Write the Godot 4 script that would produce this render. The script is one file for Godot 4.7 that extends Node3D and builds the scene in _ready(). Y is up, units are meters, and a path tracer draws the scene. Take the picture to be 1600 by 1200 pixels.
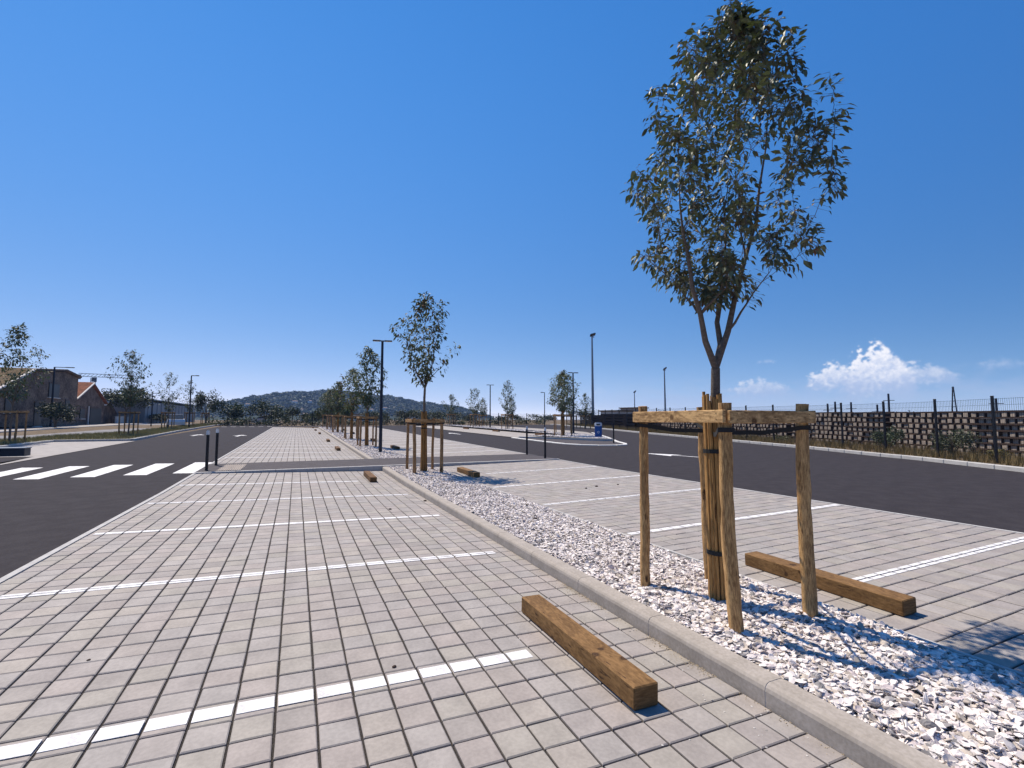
extends Node3D
# A new car park seen from one of its block-paved bays.  x to the right, -z down the rows, y up, metres.

const KERB_X := 2.491      # face of the raised kerb beside the shell bed
const BED_X := 4.147       # flush edging on the other side of the bed
const RIGHT_X := 8.856     # right end of the right bays
const LEFT_X := -2.499     # left end of the left bays
const FAR_Z := -64.0       # end of the rows
const PATH_A := -15.45     # footpath across the bays
const PATH_B := -18.05
const EYE := Vector3(0, 1.6306, 0)
const YAW := 24.16
const PITCH := 4.24

var M := {}
var used := {}
var rng := RandomNumberGenerator.new()
var cam: Camera3D


func _ready() -> void:
	rng.seed = 7
	camera_and_light()
	materials()
	terrain()
	pavements()
	kerbs_and_beds()
	footpath()
	roads()
	island()
	left_side()
	right_side()
	far_side()
	trees_and_frames()
	wheel_stops()
	posts()
	lamps()
	small_things()


# ------------------------------------------------------------------ camera, sky, sun
func camera_and_light() -> void:
	cam = Camera3D.new()
	cam.name = "camera"
	cam.fov = 77.39
	cam.near = 0.05
	cam.far = 4000.0
	add_child(cam)
	cam.position = EYE
	cam.rotation_degrees = Vector3(PITCH, -YAW, 0)
	var sun := DirectionalLight3D.new()
	sun.name = "sun"
	sun.light_color = Color(1.0, 0.955, 0.89)
	sun.light_energy = 1.6
	sun.light_angular_distance = 0.5
	sun.shadow_enabled = true
	add_child(sun)
	sun.basis = Basis.looking_at(Vector3(0.207, -0.862, 0.464), Vector3.UP)
	var env := Environment.new()
	env.background_mode = Environment.BG_SKY
	env.tonemap_mode = Environment.TONE_MAPPER_LINEAR
	env.tonemap_exposure = 1.2
	env.sdfgi_enabled = true
	env.ssao_enabled = true
	env.ssil_enabled = true
	env.fog_enabled = true
	env.fog_density = 0.00026
	env.fog_light_color = Color(0.62, 0.76, 0.98)
	var sky := Sky.new()
	var pano := PanoramaSkyMaterial.new()
	pano.panorama = sky_texture()
	sky.sky_material = pano
	env.sky = sky
	env.sky_rotation = Vector3(0, PI, 0)   # the middle of the picture looks down -z
	var we := WorldEnvironment.new()
	we.name = "world_environment"
	we.environment = env
	add_child(we)


func sky_air(d: Vector3, sun_to: Vector3) -> Vector3:
	# clear summer air: pale at the horizon, deeper overhead, paler on the side of the sun
	var s := clampf(d.y, 0.0, 1.0)
	var flat := Vector2(d.x, d.z).normalized().dot(Vector2(sun_to.x, sun_to.z).normalized())
	var side := (0.5 + 0.5 * flat) * sqrt(1.0 - s * s)
	var low := exp(-7.0 * s)
	var rim := exp(-12.0 * s)
	return Vector3(exp(-3.74 + 1.90 * low - 0.52 * s + 1.66 * side + 0.44 * rim), exp(-2.25 + 0.76 * low + 0.04 * s + 1.03 * side + 0.60 * rim), exp(-1.12 - 0.01 * low + 0.17 * s + 0.75 * side + 0.58 * rim))


func sky_texture() -> ImageTexture:
	var sun_to := Vector3(-0.207, 0.862, -0.464).normalized()
	var w := 512
	var h := 256
	var im := Image.create(w, h, false, Image.FORMAT_RGBF)
	for j in h:
		var el := (0.5 - (j + 0.5) / h) * PI
		for i in w:
			var az := ((i + 0.5) / w) * TAU
			var d := pano_dir(az, el)
			var c := sky_air(d if el > 0.0 else pano_dir(az, 0.004), sun_to)
			im.set_pixel(i, j, Color(c.x, c.y, c.z))
	im.resize(4096, 2048, Image.INTERPOLATE_CUBIC)
	clouds(im)
	return ImageTexture.create_from_image(im)


func pano_dir(az: float, el: float) -> Vector3:
	# Godot's panorama: u = 0.5 looks down -z, u grows to the right
	var a := az - PI
	return Vector3(sin(a) * cos(el), sin(el), -cos(a) * cos(el))


func clouds(im: Image) -> void:
	# fair-weather cumulus low on the right with a thin veil under them; every row: azimuth, base height, half width, height (degrees), strength
	var n := FastNoiseLite.new()
	n.seed = 11
	n.frequency = 0.16
	n.fractal_octaves = 5
	var heaps := [[61.6, 4.0, 2.9, 3.7, 0.92], [58.3, 3.9, 2.7, 2.0, 0.85], [64.6, 3.9, 3.0, 1.5, 0.6], [51.6, 3.2, 3.2, 1.3, 0.5], [52.3, 6.1, 1.0, 0.3, 0.5], [34.6, 3.2, 1.0, 0.6, 0.16], [70.0, 4.6, 1.8, 0.6, 0.25], [-150.0, 4.5, 3.0, 2.4, 0.9], [140.0, 4.0, 5.0, 2.0, 0.8]]
	var w := im.get_width()
	var h := im.get_height()
	for c in heaps:
		var hw: float = c[2] * 1.25
		var i0 := int((c[0] - hw + 180.0) / 360.0 * w)
		var i1 := int((c[0] + hw + 180.0) / 360.0 * w)
		var j0 := int((90.0 - (c[1] + c[3] * 1.5)) / 180.0 * h)
		var j1 := int((90.0 - (c[1] - c[3] * 0.9)) / 180.0 * h)
		for j in range(j0, j1):
			for i in range(i0, i1):
				var x: float = (i + 0.5) / w * 360.0 - 180.0 - c[0]
				var y: float = 90.0 - (j + 0.5) / h * 180.0 - c[1]
				var v := n.get_noise_3d((x + c[0]) * 9.0, y * 11.0, c[0])
				var v2 := n.get_noise_3d((x + c[0]) * 26.0, y * 28.0, 40.0)
				var u: float = x / c[2] + v * 0.35
				var top: float = c[3] * (1.0 - pow(absf(u), 1.6)) * (0.85 + 0.6 * v) + v2 * 0.16
				var a: float
				if y >= 0.0:
					a = smoothstep(-0.10, 0.50, top - y)
				else:
					a = smoothstep(-0.1, 0.4, top) * smoothstep(-c[3] * 0.85, 0.0, y + v * 0.3)
				a *= c[4] * smoothstep(1.2, 0.75, absf(x) / c[2])
				if a <= 0.003:
					continue
				var lit := clampf(0.30 + 0.62 * y / maxf(top, 0.2) + 0.45 * v2 + 0.75 * v - 0.05 * x, 0.0, 1.0)
				var body := Color(0.43, 0.52, 0.72).lerp(Color(0.92, 0.90, 0.92), lit)
				im.set_pixel(i, j, im.get_pixel(i, j).lerp(body, clampf(a, 0.0, 1.0)))
	# thin pale veil above the right horizon
	for j in range(int((90.0 - 6.0) / 180.0 * h), int(0.5 * h)):
		for i in range(int((28.0 + 180.0) / 360.0 * w), int((98.0 + 180.0) / 360.0 * w)):
			var x: float = (i + 0.5) / w * 360.0 - 180.0
			var y: float = 90.0 - (j + 0.5) / h * 180.0
			var v := n.get_noise_3d(x * 2.2, y * 7.0, 90.0)
			var a := 0.45 * smoothstep(28.0, 44.0, x) * smoothstep(98.0, 80.0, x) * smoothstep(4.4 + v * 2.4, 1.2 + v, y)
			im.set_pixel(i, j, im.get_pixel(i, j).lerp(Color(0.42, 0.50, 0.68), a))


# ------------------------------------------------------------------ heights
func rise(z: float) -> float:
	var d := -z
	return maxf(0.0, minf(d, 75.0) - 12.0) * 0.0115 + maxf(0.0, minf(d, 150.0) - 75.0) * 0.004


func slab(x: float) -> float:
	if x < LEFT_X:
		return 0.139
	if x <= KERB_X:
		return -0.0278 * (x - KERB_X)
	if x < BED_X:
		return lerpf(0.105, 0.052, (x - KERB_X) / (BED_X - KERB_X))
	if x < RIGHT_X:
		return 0.053 + 0.0164 * (x - BED_X)
	return 0.130


func gy(x: float, z: float) -> float:
	return slab(x) + rise(z)


# ------------------------------------------------------------------ naming
func numbered(called: String) -> String:
	if not used.has(called):
		used[called] = 0
		return called
	used[called] += 1
	return "%s_%03d" % [called, used[called]]


func tag(o: Node, label := "", category := "", group := "", kind := "") -> Node:
	if label:
		o.set_meta("label", label)
	if category:
		o.set_meta("category", category)
	if group:
		o.set_meta("group", group)
	if kind:
		o.set_meta("kind", kind)
	return o


func thing(called: String, label: String, category: String, at := Vector3.ZERO, turn := 0.0, group := "") -> Node3D:
	var o := Node3D.new()
	o.name = numbered(called)
	add_child(o)
	o.position = at
	o.rotation.y = turn
	tag(o, label, category, group)
	return o


func part(called: String, mesh: Mesh, m: Material, parent: Node, at := Vector3.ZERO) -> MeshInstance3D:
	var o := MeshInstance3D.new()
	o.name = called if parent != self else numbered(called)
	o.mesh = mesh
	if m:
		o.material_override = m
	parent.add_child(o, true)
	o.position = at
	return o


func structure(called: String, mesh: Mesh, m: Material, label := "") -> MeshInstance3D:
	var o := part(called, mesh, m, self)
	tag(o, label, "", "", "structure")
	return o


# ------------------------------------------------------------------ mesh helpers
func new_st() -> SurfaceTool:
	var st := SurfaceTool.new()
	st.begin(Mesh.PRIMITIVE_TRIANGLES)
	return st


func tri(st: SurfaceTool, a: Vector3, b: Vector3, c: Vector3, ua := Vector2.ZERO, ub := Vector2.ZERO, uc := Vector2.ZERO) -> void:
	var n := (c - a).cross(b - a)
	if n.length_squared() < 1e-16:
		return
	n = n.normalized()
	st.set_normal(n)
	st.set_uv(ua)
	st.add_vertex(a)
	st.set_normal(n)
	st.set_uv(ub)
	st.add_vertex(b)
	st.set_normal(n)
	st.set_uv(uc)
	st.add_vertex(c)


func poly(st: SurfaceTool, pts: Array, inside: Vector3, uv_axis := -1, uv_scale := 1.0, uv_off := Vector2.ZERO) -> void:
	# a flat convex polygon turned away from the point inside; uv_axis: the axis the grain follows
	var n: Vector3 = (pts[2] - pts[0]).cross(pts[1] - pts[0])
	var mid := Vector3.ZERO
	for p in pts:
		mid += p
	mid /= pts.size()
	var flip := n.dot(mid - inside) < 0.0
	var an := n.abs()
	for k in range(1, pts.size() - 1):
		var t := [pts[0], pts[k + 1], pts[k]] if flip else [pts[0], pts[k], pts[k + 1]]
		var uv := []
		for p in t:
			if uv_axis < 0:
				uv.append(Vector2.ZERO)
				continue
			var along: float = p[uv_axis]
			var a1 := (uv_axis + 1) % 3
			var a2 := (uv_axis + 2) % 3
			var across: float = p[a2] if an[a1] > an[a2] else p[a1] + 0.31
			if an[uv_axis] > an[a1] and an[uv_axis] > an[a2]:
				along = p[a1] * 0.6 + 0.11
				across = p[a2] * 1.7
			uv.append(Vector2(along, across) * uv_scale + uv_off)
		tri(st, t[0], t[1], t[2], uv[0], uv[1], uv[2])


func bevel_box(st: SurfaceTool, c: Vector3, size: Vector3, b := 0.004, uv_axis := -1, uv_scale := 1.0, uv_off := Vector2.ZERO) -> void:
	var h := size * 0.5
	var v := {}
	for sx in [-1, 1]:
		for sy in [-1, 1]:
			for sz in [-1, 1]:
				for ax in 3:
					var p := Vector3(sx * (h.x - b), sy * (h.y - b), sz * (h.z - b))
					p[ax] = [sx, sy, sz][ax] * h[ax]
					v[[sx, sy, sz, ax]] = c + p
	for ax in 3:
		var a1 := (ax + 1) % 3
		var a2 := (ax + 2) % 3
		for s in [-1, 1]:
			var pts := []
			for q in [[-1, -1], [-1, 1], [1, 1], [1, -1]]:
				var k := [0, 0, 0, ax]
				k[ax] = s
				k[a1] = q[0]
				k[a2] = q[1]
				pts.append(v[k])
			poly(st, pts, c, uv_axis, uv_scale, uv_off)
		# edges that run along ax
		for s1 in [-1, 1]:
			for s2 in [-1, 1]:
				var k := [0, 0, 0, 0]
				k[a1] = s1
				k[a2] = s2
				var pts := []
				for q in [[-1, a1], [1, a1], [1, a2], [-1, a2]]:
					k[ax] = q[0]
					k[3] = q[1]
					pts.append(v[k.duplicate()])
				poly(st, pts, c, uv_axis, uv_scale, uv_off)
	for sx in [-1, 1]:
		for sy in [-1, 1]:
			for sz in [-1, 1]:
				poly(st, [v[[sx, sy, sz, 0]], v[[sx, sy, sz, 1]], v[[sx, sy, sz, 2]]], c, uv_axis, uv_scale, uv_off)


func plain_box(st: SurfaceTool, c: Vector3, size: Vector3, uv_axis := -1, uv_scale := 1.0) -> void:
	var h := size * 0.5
	for ax in 3:
		var a1 := (ax + 1) % 3
		var a2 := (ax + 2) % 3
		for s in [-1, 1]:
			var pts := []
			for q in [[-1, -1], [-1, 1], [1, 1], [1, -1]]:
				var p := Vector3.ZERO
				p[ax] = s * h[ax]
				p[a1] = q[0] * h[a1]
				p[a2] = q[1] * h[a2]
				pts.append(c + p)
			poly(st, pts, c, uv_axis, uv_scale)


func box_mesh(size: Vector3, b := 0.004, c := Vector3.ZERO, uv_axis := -1, uv_scale := 1.0, uv_off := Vector2.ZERO) -> ArrayMesh:
	var st := new_st()
	if b > 0.0:
		bevel_box(st, c, size, b, uv_axis, uv_scale, uv_off)
	else:
		plain_box(st, c, size, uv_axis, uv_scale)
	return st.commit()


func tube(st: SurfaceTool, pts: Array, radii: Array, n := 8, cap := true, wobble := 0.0, uv_u := 1.0, uv_off := Vector2.ZERO, seed_ := 0) -> void:
	var rings := []
	var norms := []
	var side := Vector3.ZERO
	var nz := FastNoiseLite.new()
	nz.seed = seed_
	nz.frequency = 1.0
	var run := 0.0
	var along := []
	for i in pts.size():
		var p: Vector3 = pts[i]
		var d: Vector3 = (pts[mini(i + 1, pts.size() - 1)] - pts[maxi(i - 1, 0)]).normalized()
		if side == Vector3.ZERO:
			side = d.cross(Vector3.RIGHT if absf(d.x) < 0.9 else Vector3.UP).normalized()
		side = (side - d * side.dot(d)).normalized()
		var other := d.cross(side)
		if i > 0:
			run += p.distance_to(pts[i - 1])
		along.append(run)
		var ring := []
		var nr := []
		for k in n:
			var a := TAU * k / n
			var e := side * cos(a) + other * sin(a)
			var r: float = radii[i]
			if wobble > 0.0:
				r *= 1.0 + wobble * (nz.get_noise_3d(e.x * 1.3 + seed_, run * 2.3, e.z * 1.3) + 0.6 * nz.get_noise_3d(e.x * 3.0, run * 7.0 + seed_, e.z * 3.0))
			ring.append(p + e * r)
			nr.append(e)
		rings.append(ring)
		norms.append(nr)
	for i in pts.size() - 1:
		for k in n:
			var k2 := (k + 1) % n
			var q := [[i, k], [i + 1, k], [i + 1, k2], [i, k], [i + 1, k2], [i, k2]]
			var a: Vector3 = rings[i][k]
			var fn: Vector3 = (rings[i + 1][k2] - a).cross(rings[i + 1][k] - a)
			var flip := fn.dot(norms[i][k]) < 0.0
			if flip:
				q = [[i, k], [i + 1, k2], [i + 1, k], [i, k], [i, k2], [i + 1, k2]]
			for e in q:
				var kk: int = e[1]
				var vv := float(kk) / n
				if k == n - 1 and kk == 0:
					vv = 1.0
				st.set_normal(norms[e[0]][kk])
				st.set_uv(Vector2(along[e[0]] * uv_u, vv * 0.5) + uv_off)
				st.add_vertex(rings[e[0]][kk])
	if cap:
		for e in [0, pts.size() - 1]:
			var inside: Vector3 = pts[1] if e == 0 else pts[e - 1]
			for k in n:
				poly(st, [pts[e], rings[e][k], rings[e][(k + 1) % n]], inside)


func sheet(rows: Array, across: Array) -> ArrayMesh:
	# rows: z values from near to far; across: function-like array of [x, h] pairs; heights follow the rise of the ground
	var st := new_st()
	for r in rows.size() - 1:
		for k in across.size() - 1:
			var z0: float = rows[r]
			var z1: float = rows[r + 1]
			var a := Vector3(across[k][0], across[k][1] + rise(z0), z0)
			var b := Vector3(across[k][0], across[k][1] + rise(z1), z1)
			var c := Vector3(across[k + 1][0], across[k + 1][1] + rise(z1), z1)
			var d := Vector3(across[k + 1][0], across[k + 1][1] + rise(z0), z0)
			tri(st, a, b, c)
			tri(st, a, c, d)
	return st.commit()


func breaks(z0: float, z1: float) -> Array:
	var out := [z0]
	for b in [-12.0, -75.0, -150.0]:
		if b < z0 and b > z1:
			out.append(b)
	out.append(z1)
	return out


func flat_poly(pts: Array, h: float) -> ArrayMesh:
	# a sheet with the outline pts (x, z), h above the rise of the ground
	var p2 := PackedVector2Array()
	for p in pts:
		p2.append(p)
	var idx := Geometry2D.triangulate_polygon(p2)
	var st := new_st()
	for i in range(0, idx.size(), 3):
		var t := []
		for k in 3:
			var q := p2[idx[i + k]]
			t.append(Vector3(q.x, h + rise(q.y), q.y))
		if (t[2] - t[0]).cross(t[1] - t[0]).y < 0.0:
			t = [t[0], t[2], t[1]]
		tri(st, t[0], t[1], t[2])
	return st.commit()


func prism(pts: Array, y0: float, y1: float) -> ArrayMesh:
	# upright prism over an outline (x, z)
	var p2 := PackedVector2Array()
	var mid := Vector2.ZERO
	for p in pts:
		p2.append(p)
		mid += p
	mid /= pts.size()
	var st := new_st()
	var idx := Geometry2D.triangulate_polygon(p2)
	for i in range(0, idx.size(), 3):
		for y in [y0, y1]:
			var t := []
			for k in 3:
				var q := p2[idx[i + k]]
				t.append(Vector3(q.x, y, q.y))
			poly(st, t, Vector3(t[0].x, (y0 + y1) * 0.5, t[0].z))
	for i in p2.size():
		var a := p2[i]
		var b := p2[(i + 1) % p2.size()]
		poly(st, [Vector3(a.x, y0, a.y), Vector3(a.x, y1, a.y), Vector3(b.x, y1, b.y), Vector3(b.x, y0, b.y)], Vector3(mid.x, (y0 + y1) * 0.5, mid.y))
	return st.commit()


func multi(mesh: Mesh, m: Material, xf: Array, cols: Array) -> MultiMesh:
	var mm := MultiMesh.new()
	mm.transform_format = MultiMesh.TRANSFORM_3D
	mm.use_colors = not cols.is_empty()
	mm.mesh = mesh
	mm.instance_count = xf.size()
	for i in xf.size():
		mm.set_instance_transform(i, xf[i])
		if mm.use_colors:
			mm.set_instance_color(i, cols[i])
	return mm


func multi_part(called: String, mesh: Mesh, m: Material, xf: Array, cols: Array, parent: Node) -> MultiMeshInstance3D:
	var o := MultiMeshInstance3D.new()
	o.name = called if parent != self else numbered(called)
	o.multimesh = multi(mesh, m, xf, cols)
	o.material_override = m
	parent.add_child(o, true)
	o.set_meta("kind", "stuff")
	return o


# ------------------------------------------------------------------ materials
func srgb(r: float, g: float, b: float) -> Color:
	return Color(r, g, b).linear_to_srgb()


func seamless(size: int, freq: float, oct: int, seed_: int, kind := FastNoiseLite.TYPE_SIMPLEX_SMOOTH) -> Image:
	var n := FastNoiseLite.new()
	n.seed = seed_
	n.noise_type = kind
	n.frequency = freq
	n.fractal_octaves = oct
	return n.get_seamless_image(size, size)


func mottle(size: int, f1: float, f2: float, lo: Color, hi: Color, grain: float, seed_: int) -> Image:
	# two scales of patches and a random grain, between two colours (sRGB)
	var a := seamless(size, f1, 3, seed_)
	var b := seamless(size, f2, 4, seed_ + 1)
	var r := RandomNumberGenerator.new()
	r.seed = seed_
	var out := Image.create(size, size, false, Image.FORMAT_RGB8)
	for y in size:
		for x in size:
			var t := a.get_pixel(x, y).r * 0.5 + b.get_pixel(x, y).r * 0.5
			t = clampf((t - 0.5) * 1.6 + 0.5 + (r.randf() - 0.5) * grain, 0.0, 1.0)
			out.set_pixel(x, y, lo.lerp(hi, t))
	return out


func wood_image(w: int, h: int, lo: Color, hi: Color, dark: Color, knots: int, seed_: int) -> Image:
	# grain runs along u
	var n := FastNoiseLite.new()
	n.seed = seed_
	n.frequency = 1.0
	n.fractal_octaves = 3
	var r := RandomNumberGenerator.new()
	r.seed = seed_
	var ks := []
	for i in knots:
		ks.append(Vector3(r.randf() * w, r.randf() * h, r.randf_range(4.0, 11.0)))
	var out := Image.create(w, h, false, Image.FORMAT_RGB8)
	for y in h:
		for x in w:
			var u := float(x) / w
			var v := float(y) / h
			var bend := 0.0
			var knot := 0.0
			for k in ks:
				var dx := fposmod(x - k.x + w * 0.5, w) - w * 0.5
				var dy := fposmod(y - k.y + h * 0.5, h) - h * 0.5
				var d: float = sqrt(dx * dx * 0.30 + dy * dy) / k.z
				if d < 5.0:
					bend += exp(-d * 0.8) * signf(dy) * 0.035
					knot = maxf(knot, smoothstep(1.15, 0.55, d) * (0.75 + 0.25 * sin(d * 14.0)))
			# wraps round in u by walking a circle
			var cu := cos(u * TAU) * 0.35
			var su := sin(u * TAU) * 0.35
			var vv := v + bend
			var ring := n.get_noise_3d(cu * 1.6, su * 1.6 + 7.0, vv * 9.0)
			var fibre := n.get_noise_3d(cu * 9.0, su * 9.0, vv * 75.0)
			var fine := n.get_noise_3d(cu * 60.0, su * 60.0, vv * 160.0)
			var band := 0.5 + 0.5 * sin((vv * 13.0 + ring * 3.2) * TAU)
			var t := clampf(0.55 + 0.30 * (band - 0.5) + 0.65 * fibre + 0.35 * fine + 0.5 * ring, 0.0, 1.0)
			var c := lo.lerp(hi, t)
			var crack := smoothstep(0.46, 0.62, n.get_noise_3d(cu * 3.5 + 20.0, su * 3.5, vv * 42.0))
			c = c.lerp(dark, clampf(knot * 0.85 + crack * 0.75, 0.0, 1.0))
			out.set_pixel(x, y, c)
	return out


func tex(im: Image) -> ImageTexture:
	return ImageTexture.create_from_image(im)


func mat(called: String, c: Color, rough := 0.85, im: Texture2D = null, scale := 1.0, world := true, relief: Texture2D = null, depth := 0.0) -> StandardMaterial3D:
	var m := StandardMaterial3D.new()
	m.resource_name = called
	m.albedo_color = c
	m.roughness = rough
	m.metallic_specular = 0.4
	if im or relief:
		m.albedo_texture = im
		m.uv1_triplanar = true
		m.uv1_world_triplanar = world
		m.uv1_scale = Vector3.ONE * scale
	if relief:
		m.heightmap_enabled = true
		m.heightmap_texture = relief
		m.heightmap_scale = depth
	M[called] = m
	return m


func tinted(called: String, rough: float, im: Texture2D, scale: float, world: bool, relief: Texture2D = null, depth := 0.0) -> StandardMaterial3D:
	var m := mat(called, Color.WHITE, rough, im, scale, world, relief, depth)
	m.vertex_color_use_as_albedo = true
	return m


func wood_mat(called: String, im: ImageTexture, c: Color, relief: ImageTexture) -> StandardMaterial3D:
	var m := StandardMaterial3D.new()
	m.resource_name = called
	m.albedo_texture = im
	m.albedo_color = c
	m.roughness = 0.82
	m.metallic_specular = 0.35
	m.heightmap_enabled = true
	m.heightmap_texture = relief
	m.heightmap_scale = 0.16
	M[called] = m
	return m


func materials() -> void:
	var fine := tex(seamless(512, 0.06, 4, 31))
	var grit := tex(seamless(512, 0.22, 2, 32))
	M["fine"] = fine
	M["grit"] = grit
	# concrete paver faces: cement mottles with light and dark grains
	var concrete := tex(mottle(768, 0.006, 0.05, Color(0.87, 0.865, 0.86), Color(1.0, 0.997, 0.99), 0.26, 5))
	M["concrete_tex"] = concrete
	tinted("paver", 0.72, concrete, 0.8, true, grit, 0.05)
	var tones := [Color(0.370, 0.328, 0.296), Color(0.352, 0.315, 0.291), Color(0.383, 0.342, 0.300), Color(0.356, 0.326, 0.302), Color(0.376, 0.330, 0.300), Color(0.365, 0.332, 0.291), Color(0.338, 0.304, 0.277), Color(0.374, 0.340, 0.312)]
	M["tones"] = tones
	for i in tones.size():
		mat("paver_%d" % i, tones[i].linear_to_srgb(), 0.72, concrete, 0.8, true, grit, 0.05)
	mat("joint", srgb(0.115, 0.098, 0.088), 1.0, tex(mottle(256, 0.04, 0.2, Color(0.45, 0.45, 0.45), Color.WHITE, 0.9, 9)), 5.0, true, grit, 0.5)
	mat("paint", srgb(0.86, 0.84, 0.82), 0.75, tex(mottle(512, 0.012, 0.10, Color(0.80, 0.795, 0.79), Color.WHITE, 0.30, 14)), 0.9, true)
	mat("kerb", srgb(0.42, 0.372, 0.325), 0.88, tex(mottle(512, 0.008, 0.07, Color(0.84, 0.835, 0.82), Color.WHITE, 0.16, 17)), 0.9, true, grit, 0.03)
	mat("mortar", srgb(0.58, 0.54, 0.49), 0.95)
	mat("pale_kerb", srgb(0.50, 0.485, 0.465), 0.9, concrete, 0.7, true)
	var asphalt := mottle(1024, 0.004, 0.03, Color(0.80, 0.79, 0.80), Color(1, 1, 1), 0.75, 21)
	mat("asphalt", srgb(0.043, 0.037, 0.039), 0.95, tex(asphalt), 0.55, true, grit, 0.25)
	M["asphalt"].metallic_specular = 0.3
	mat("path_asphalt", srgb(0.088, 0.076, 0.076), 0.9, M["asphalt"].albedo_texture, 0.6, true, grit, 0.25)
	mat("pale_concrete", srgb(0.40, 0.37, 0.345), 0.9, concrete, 0.35, true, fine, 0.1)
	mat("tactile", srgb(0.46, 0.395, 0.335), 0.9, concrete, 0.6, true)
	tinted("shell", 0.62, null, 1.0, false)
	mat("shell_bed", srgb(0.32, 0.29, 0.27), 1.0, tex(mottle(512, 0.05, 0.15, Color(0.4, 0.39, 0.38), Color.WHITE, 0.6, 23)), 1.6, true, grit, 1.5)
	mat("dirt", srgb(0.23, 0.165, 0.105), 1.0, tex(mottle(512, 0.01, 0.06, Color(0.55, 0.55, 0.5), Color.WHITE, 0.35, 25)), 0.25, true, grit, 1.0)
	mat("dry_grass_soil", srgb(0.175, 0.145, 0.075), 1.0, tex(mottle(512, 0.012, 0.08, Color(0.55, 0.62, 0.45), Color.WHITE, 0.45, 27)), 0.3, true, grit, 1.0)
	mat("old_road", srgb(0.27, 0.26, 0.255), 0.95, M["asphalt"].albedo_texture, 0.3, true)
	# timber
	var pine := tex(wood_image(640, 320, Color(0.46, 0.350, 0.225), Color(0.66, 0.525, 0.365), Color(0.22, 0.145, 0.09), 11, 41))
	var grey := tex(wood_image(512, 256, Color(0.50, 0.40, 0.29), Color(0.84, 0.72, 0.55), Color(0.27, 0.19, 0.13), 7, 42))
	wood_mat("stop_wood", pine, Color(0.82, 0.79, 0.73), pine)
	wood_mat("stop_wood_old", pine, Color(0.74, 0.70, 0.67), pine)
	wood_mat("stake_wood", grey, Color(0.94, 0.88, 0.78), grey)
	wood_mat("stake_wood_old", grey, Color(0.84, 0.78, 0.72), grey)
	wood_mat("rail_wood_old", grey, Color(0.88, 0.81, 0.72), grey)
	wood_mat("rail_wood", grey, Color(1.0, 0.95, 0.86), grey)
	wood_mat("cane_wood_old", grey, Color(0.82, 0.72, 0.55), grey)
	wood_mat("cane_wood", grey, Color(0.90, 0.81, 0.65), grey)
	mat("strap", srgb(0.018, 0.018, 0.018), 0.7)
	# trees
	tinted("leaf", 0.52, null, 1.0, false)
	M["leaf"].backlight_enabled = true
	M["leaf"].backlight = Color(0.42, 0.46, 0.22)
	M["leaf"].metallic_specular = 0.45
	tinted("far_leaf", 0.6, null, 1.0, false)
	M["far_leaf"].backlight_enabled = true
	M["far_leaf"].backlight = Color(0.42, 0.46, 0.22)
	mat("bark", srgb(0.25, 0.20, 0.16), 0.9, tex(mottle(256, 0.03, 0.12, Color(0.6, 0.58, 0.56), Color.WHITE, 0.3, 29)), 4.0, false, grit, 0.4)
	# metal
	mat("black_metal", srgb(0.012, 0.012, 0.015), 0.38)
	mat("navy_metal", srgb(0.012, 0.016, 0.028), 0.40)
	mat("grey_metal", srgb(0.22, 0.24, 0.27), 0.45)
	M["grey_metal"].metallic = 0.6
	mat("white_cap", srgb(0.74, 0.73, 0.70), 0.5)
	mat("bin_blue", srgb(0.012, 0.075, 0.27), 0.45)
	mat("bin_steel", srgb(0.60, 0.62, 0.64), 0.35)
	mat("lamp_glass", srgb(0.55, 0.55, 0.52), 0.2)
	# buildings
	mat("barn_wall", srgb(0.31, 0.225, 0.165), 0.95, tex(mottle(512, 0.008, 0.05, Color(0.55, 0.53, 0.52), Color.WHITE, 0.25, 51)), 0.12, true)
	mat("house_wall", srgb(0.29, 0.20, 0.15), 0.95, M["barn_wall"].albedo_texture, 0.2, true)
	mat("opening", srgb(0.02, 0.02, 0.022), 0.4)
	mat("old_tile", srgb(0.21, 0.135, 0.065), 0.95, tex(mottle(512, 0.01, 0.09, Color(0.55, 0.55, 0.5), Color.WHITE, 0.5, 53)), 0.3, true)
	mat("red_tile", srgb(0.36, 0.125, 0.062), 0.95, M["old_tile"].albedo_texture, 0.3, true)
	mat("far_roof", srgb(0.34, 0.24, 0.18), 0.95)
	mat("verge_trim", srgb(0.62, 0.58, 0.53), 0.9)
	mat("steel_sheet", srgb(0.24, 0.25, 0.26), 0.6)
	mat("white_wall", srgb(0.66, 0.64, 0.60), 0.9)
	mat("sleeper", srgb(0.36, 0.30, 0.245), 0.95, concrete, 0.5, true)
	mat("old_timber", srgb(0.075, 0.042, 0.029), 0.95)
	mat("batten", srgb(0.045, 0.027, 0.020), 0.95)
	mat("dark_brown", srgb(0.05, 0.032, 0.025), 0.95)  # plain dark brown of the tarred sleeper piles, also on the loose stones
	mat("car_paint", srgb(0.62, 0.62, 0.63), 0.25)
	mat("car_glass", srgb(0.02, 0.025, 0.03), 0.1)
	mat("tyre", srgb(0.02, 0.02, 0.02), 0.9)
	mat("hill", srgb(0.050, 0.070, 0.035), 1.0, tex(mottle(512, 0.02, 0.12, Color(0.35, 0.42, 0.35), Color.WHITE, 0.35, 61)), 0.012, true)
	mat("crane_metal", srgb(0.10, 0.11, 0.13), 0.6)


# ------------------------------------------------------------------ ground
func terrain() -> void:
	structure("ground", sheet([60.0, -12.0, -75.0, -150.0, -1180.0], [[-700.0, 0.10], [-2.62, 0.10], [-2.56, -0.10], [8.9, -0.10], [8.96, 0.09], [900.0, 0.09]]), M["dirt"], "bare dry earth round the car park")


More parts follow.
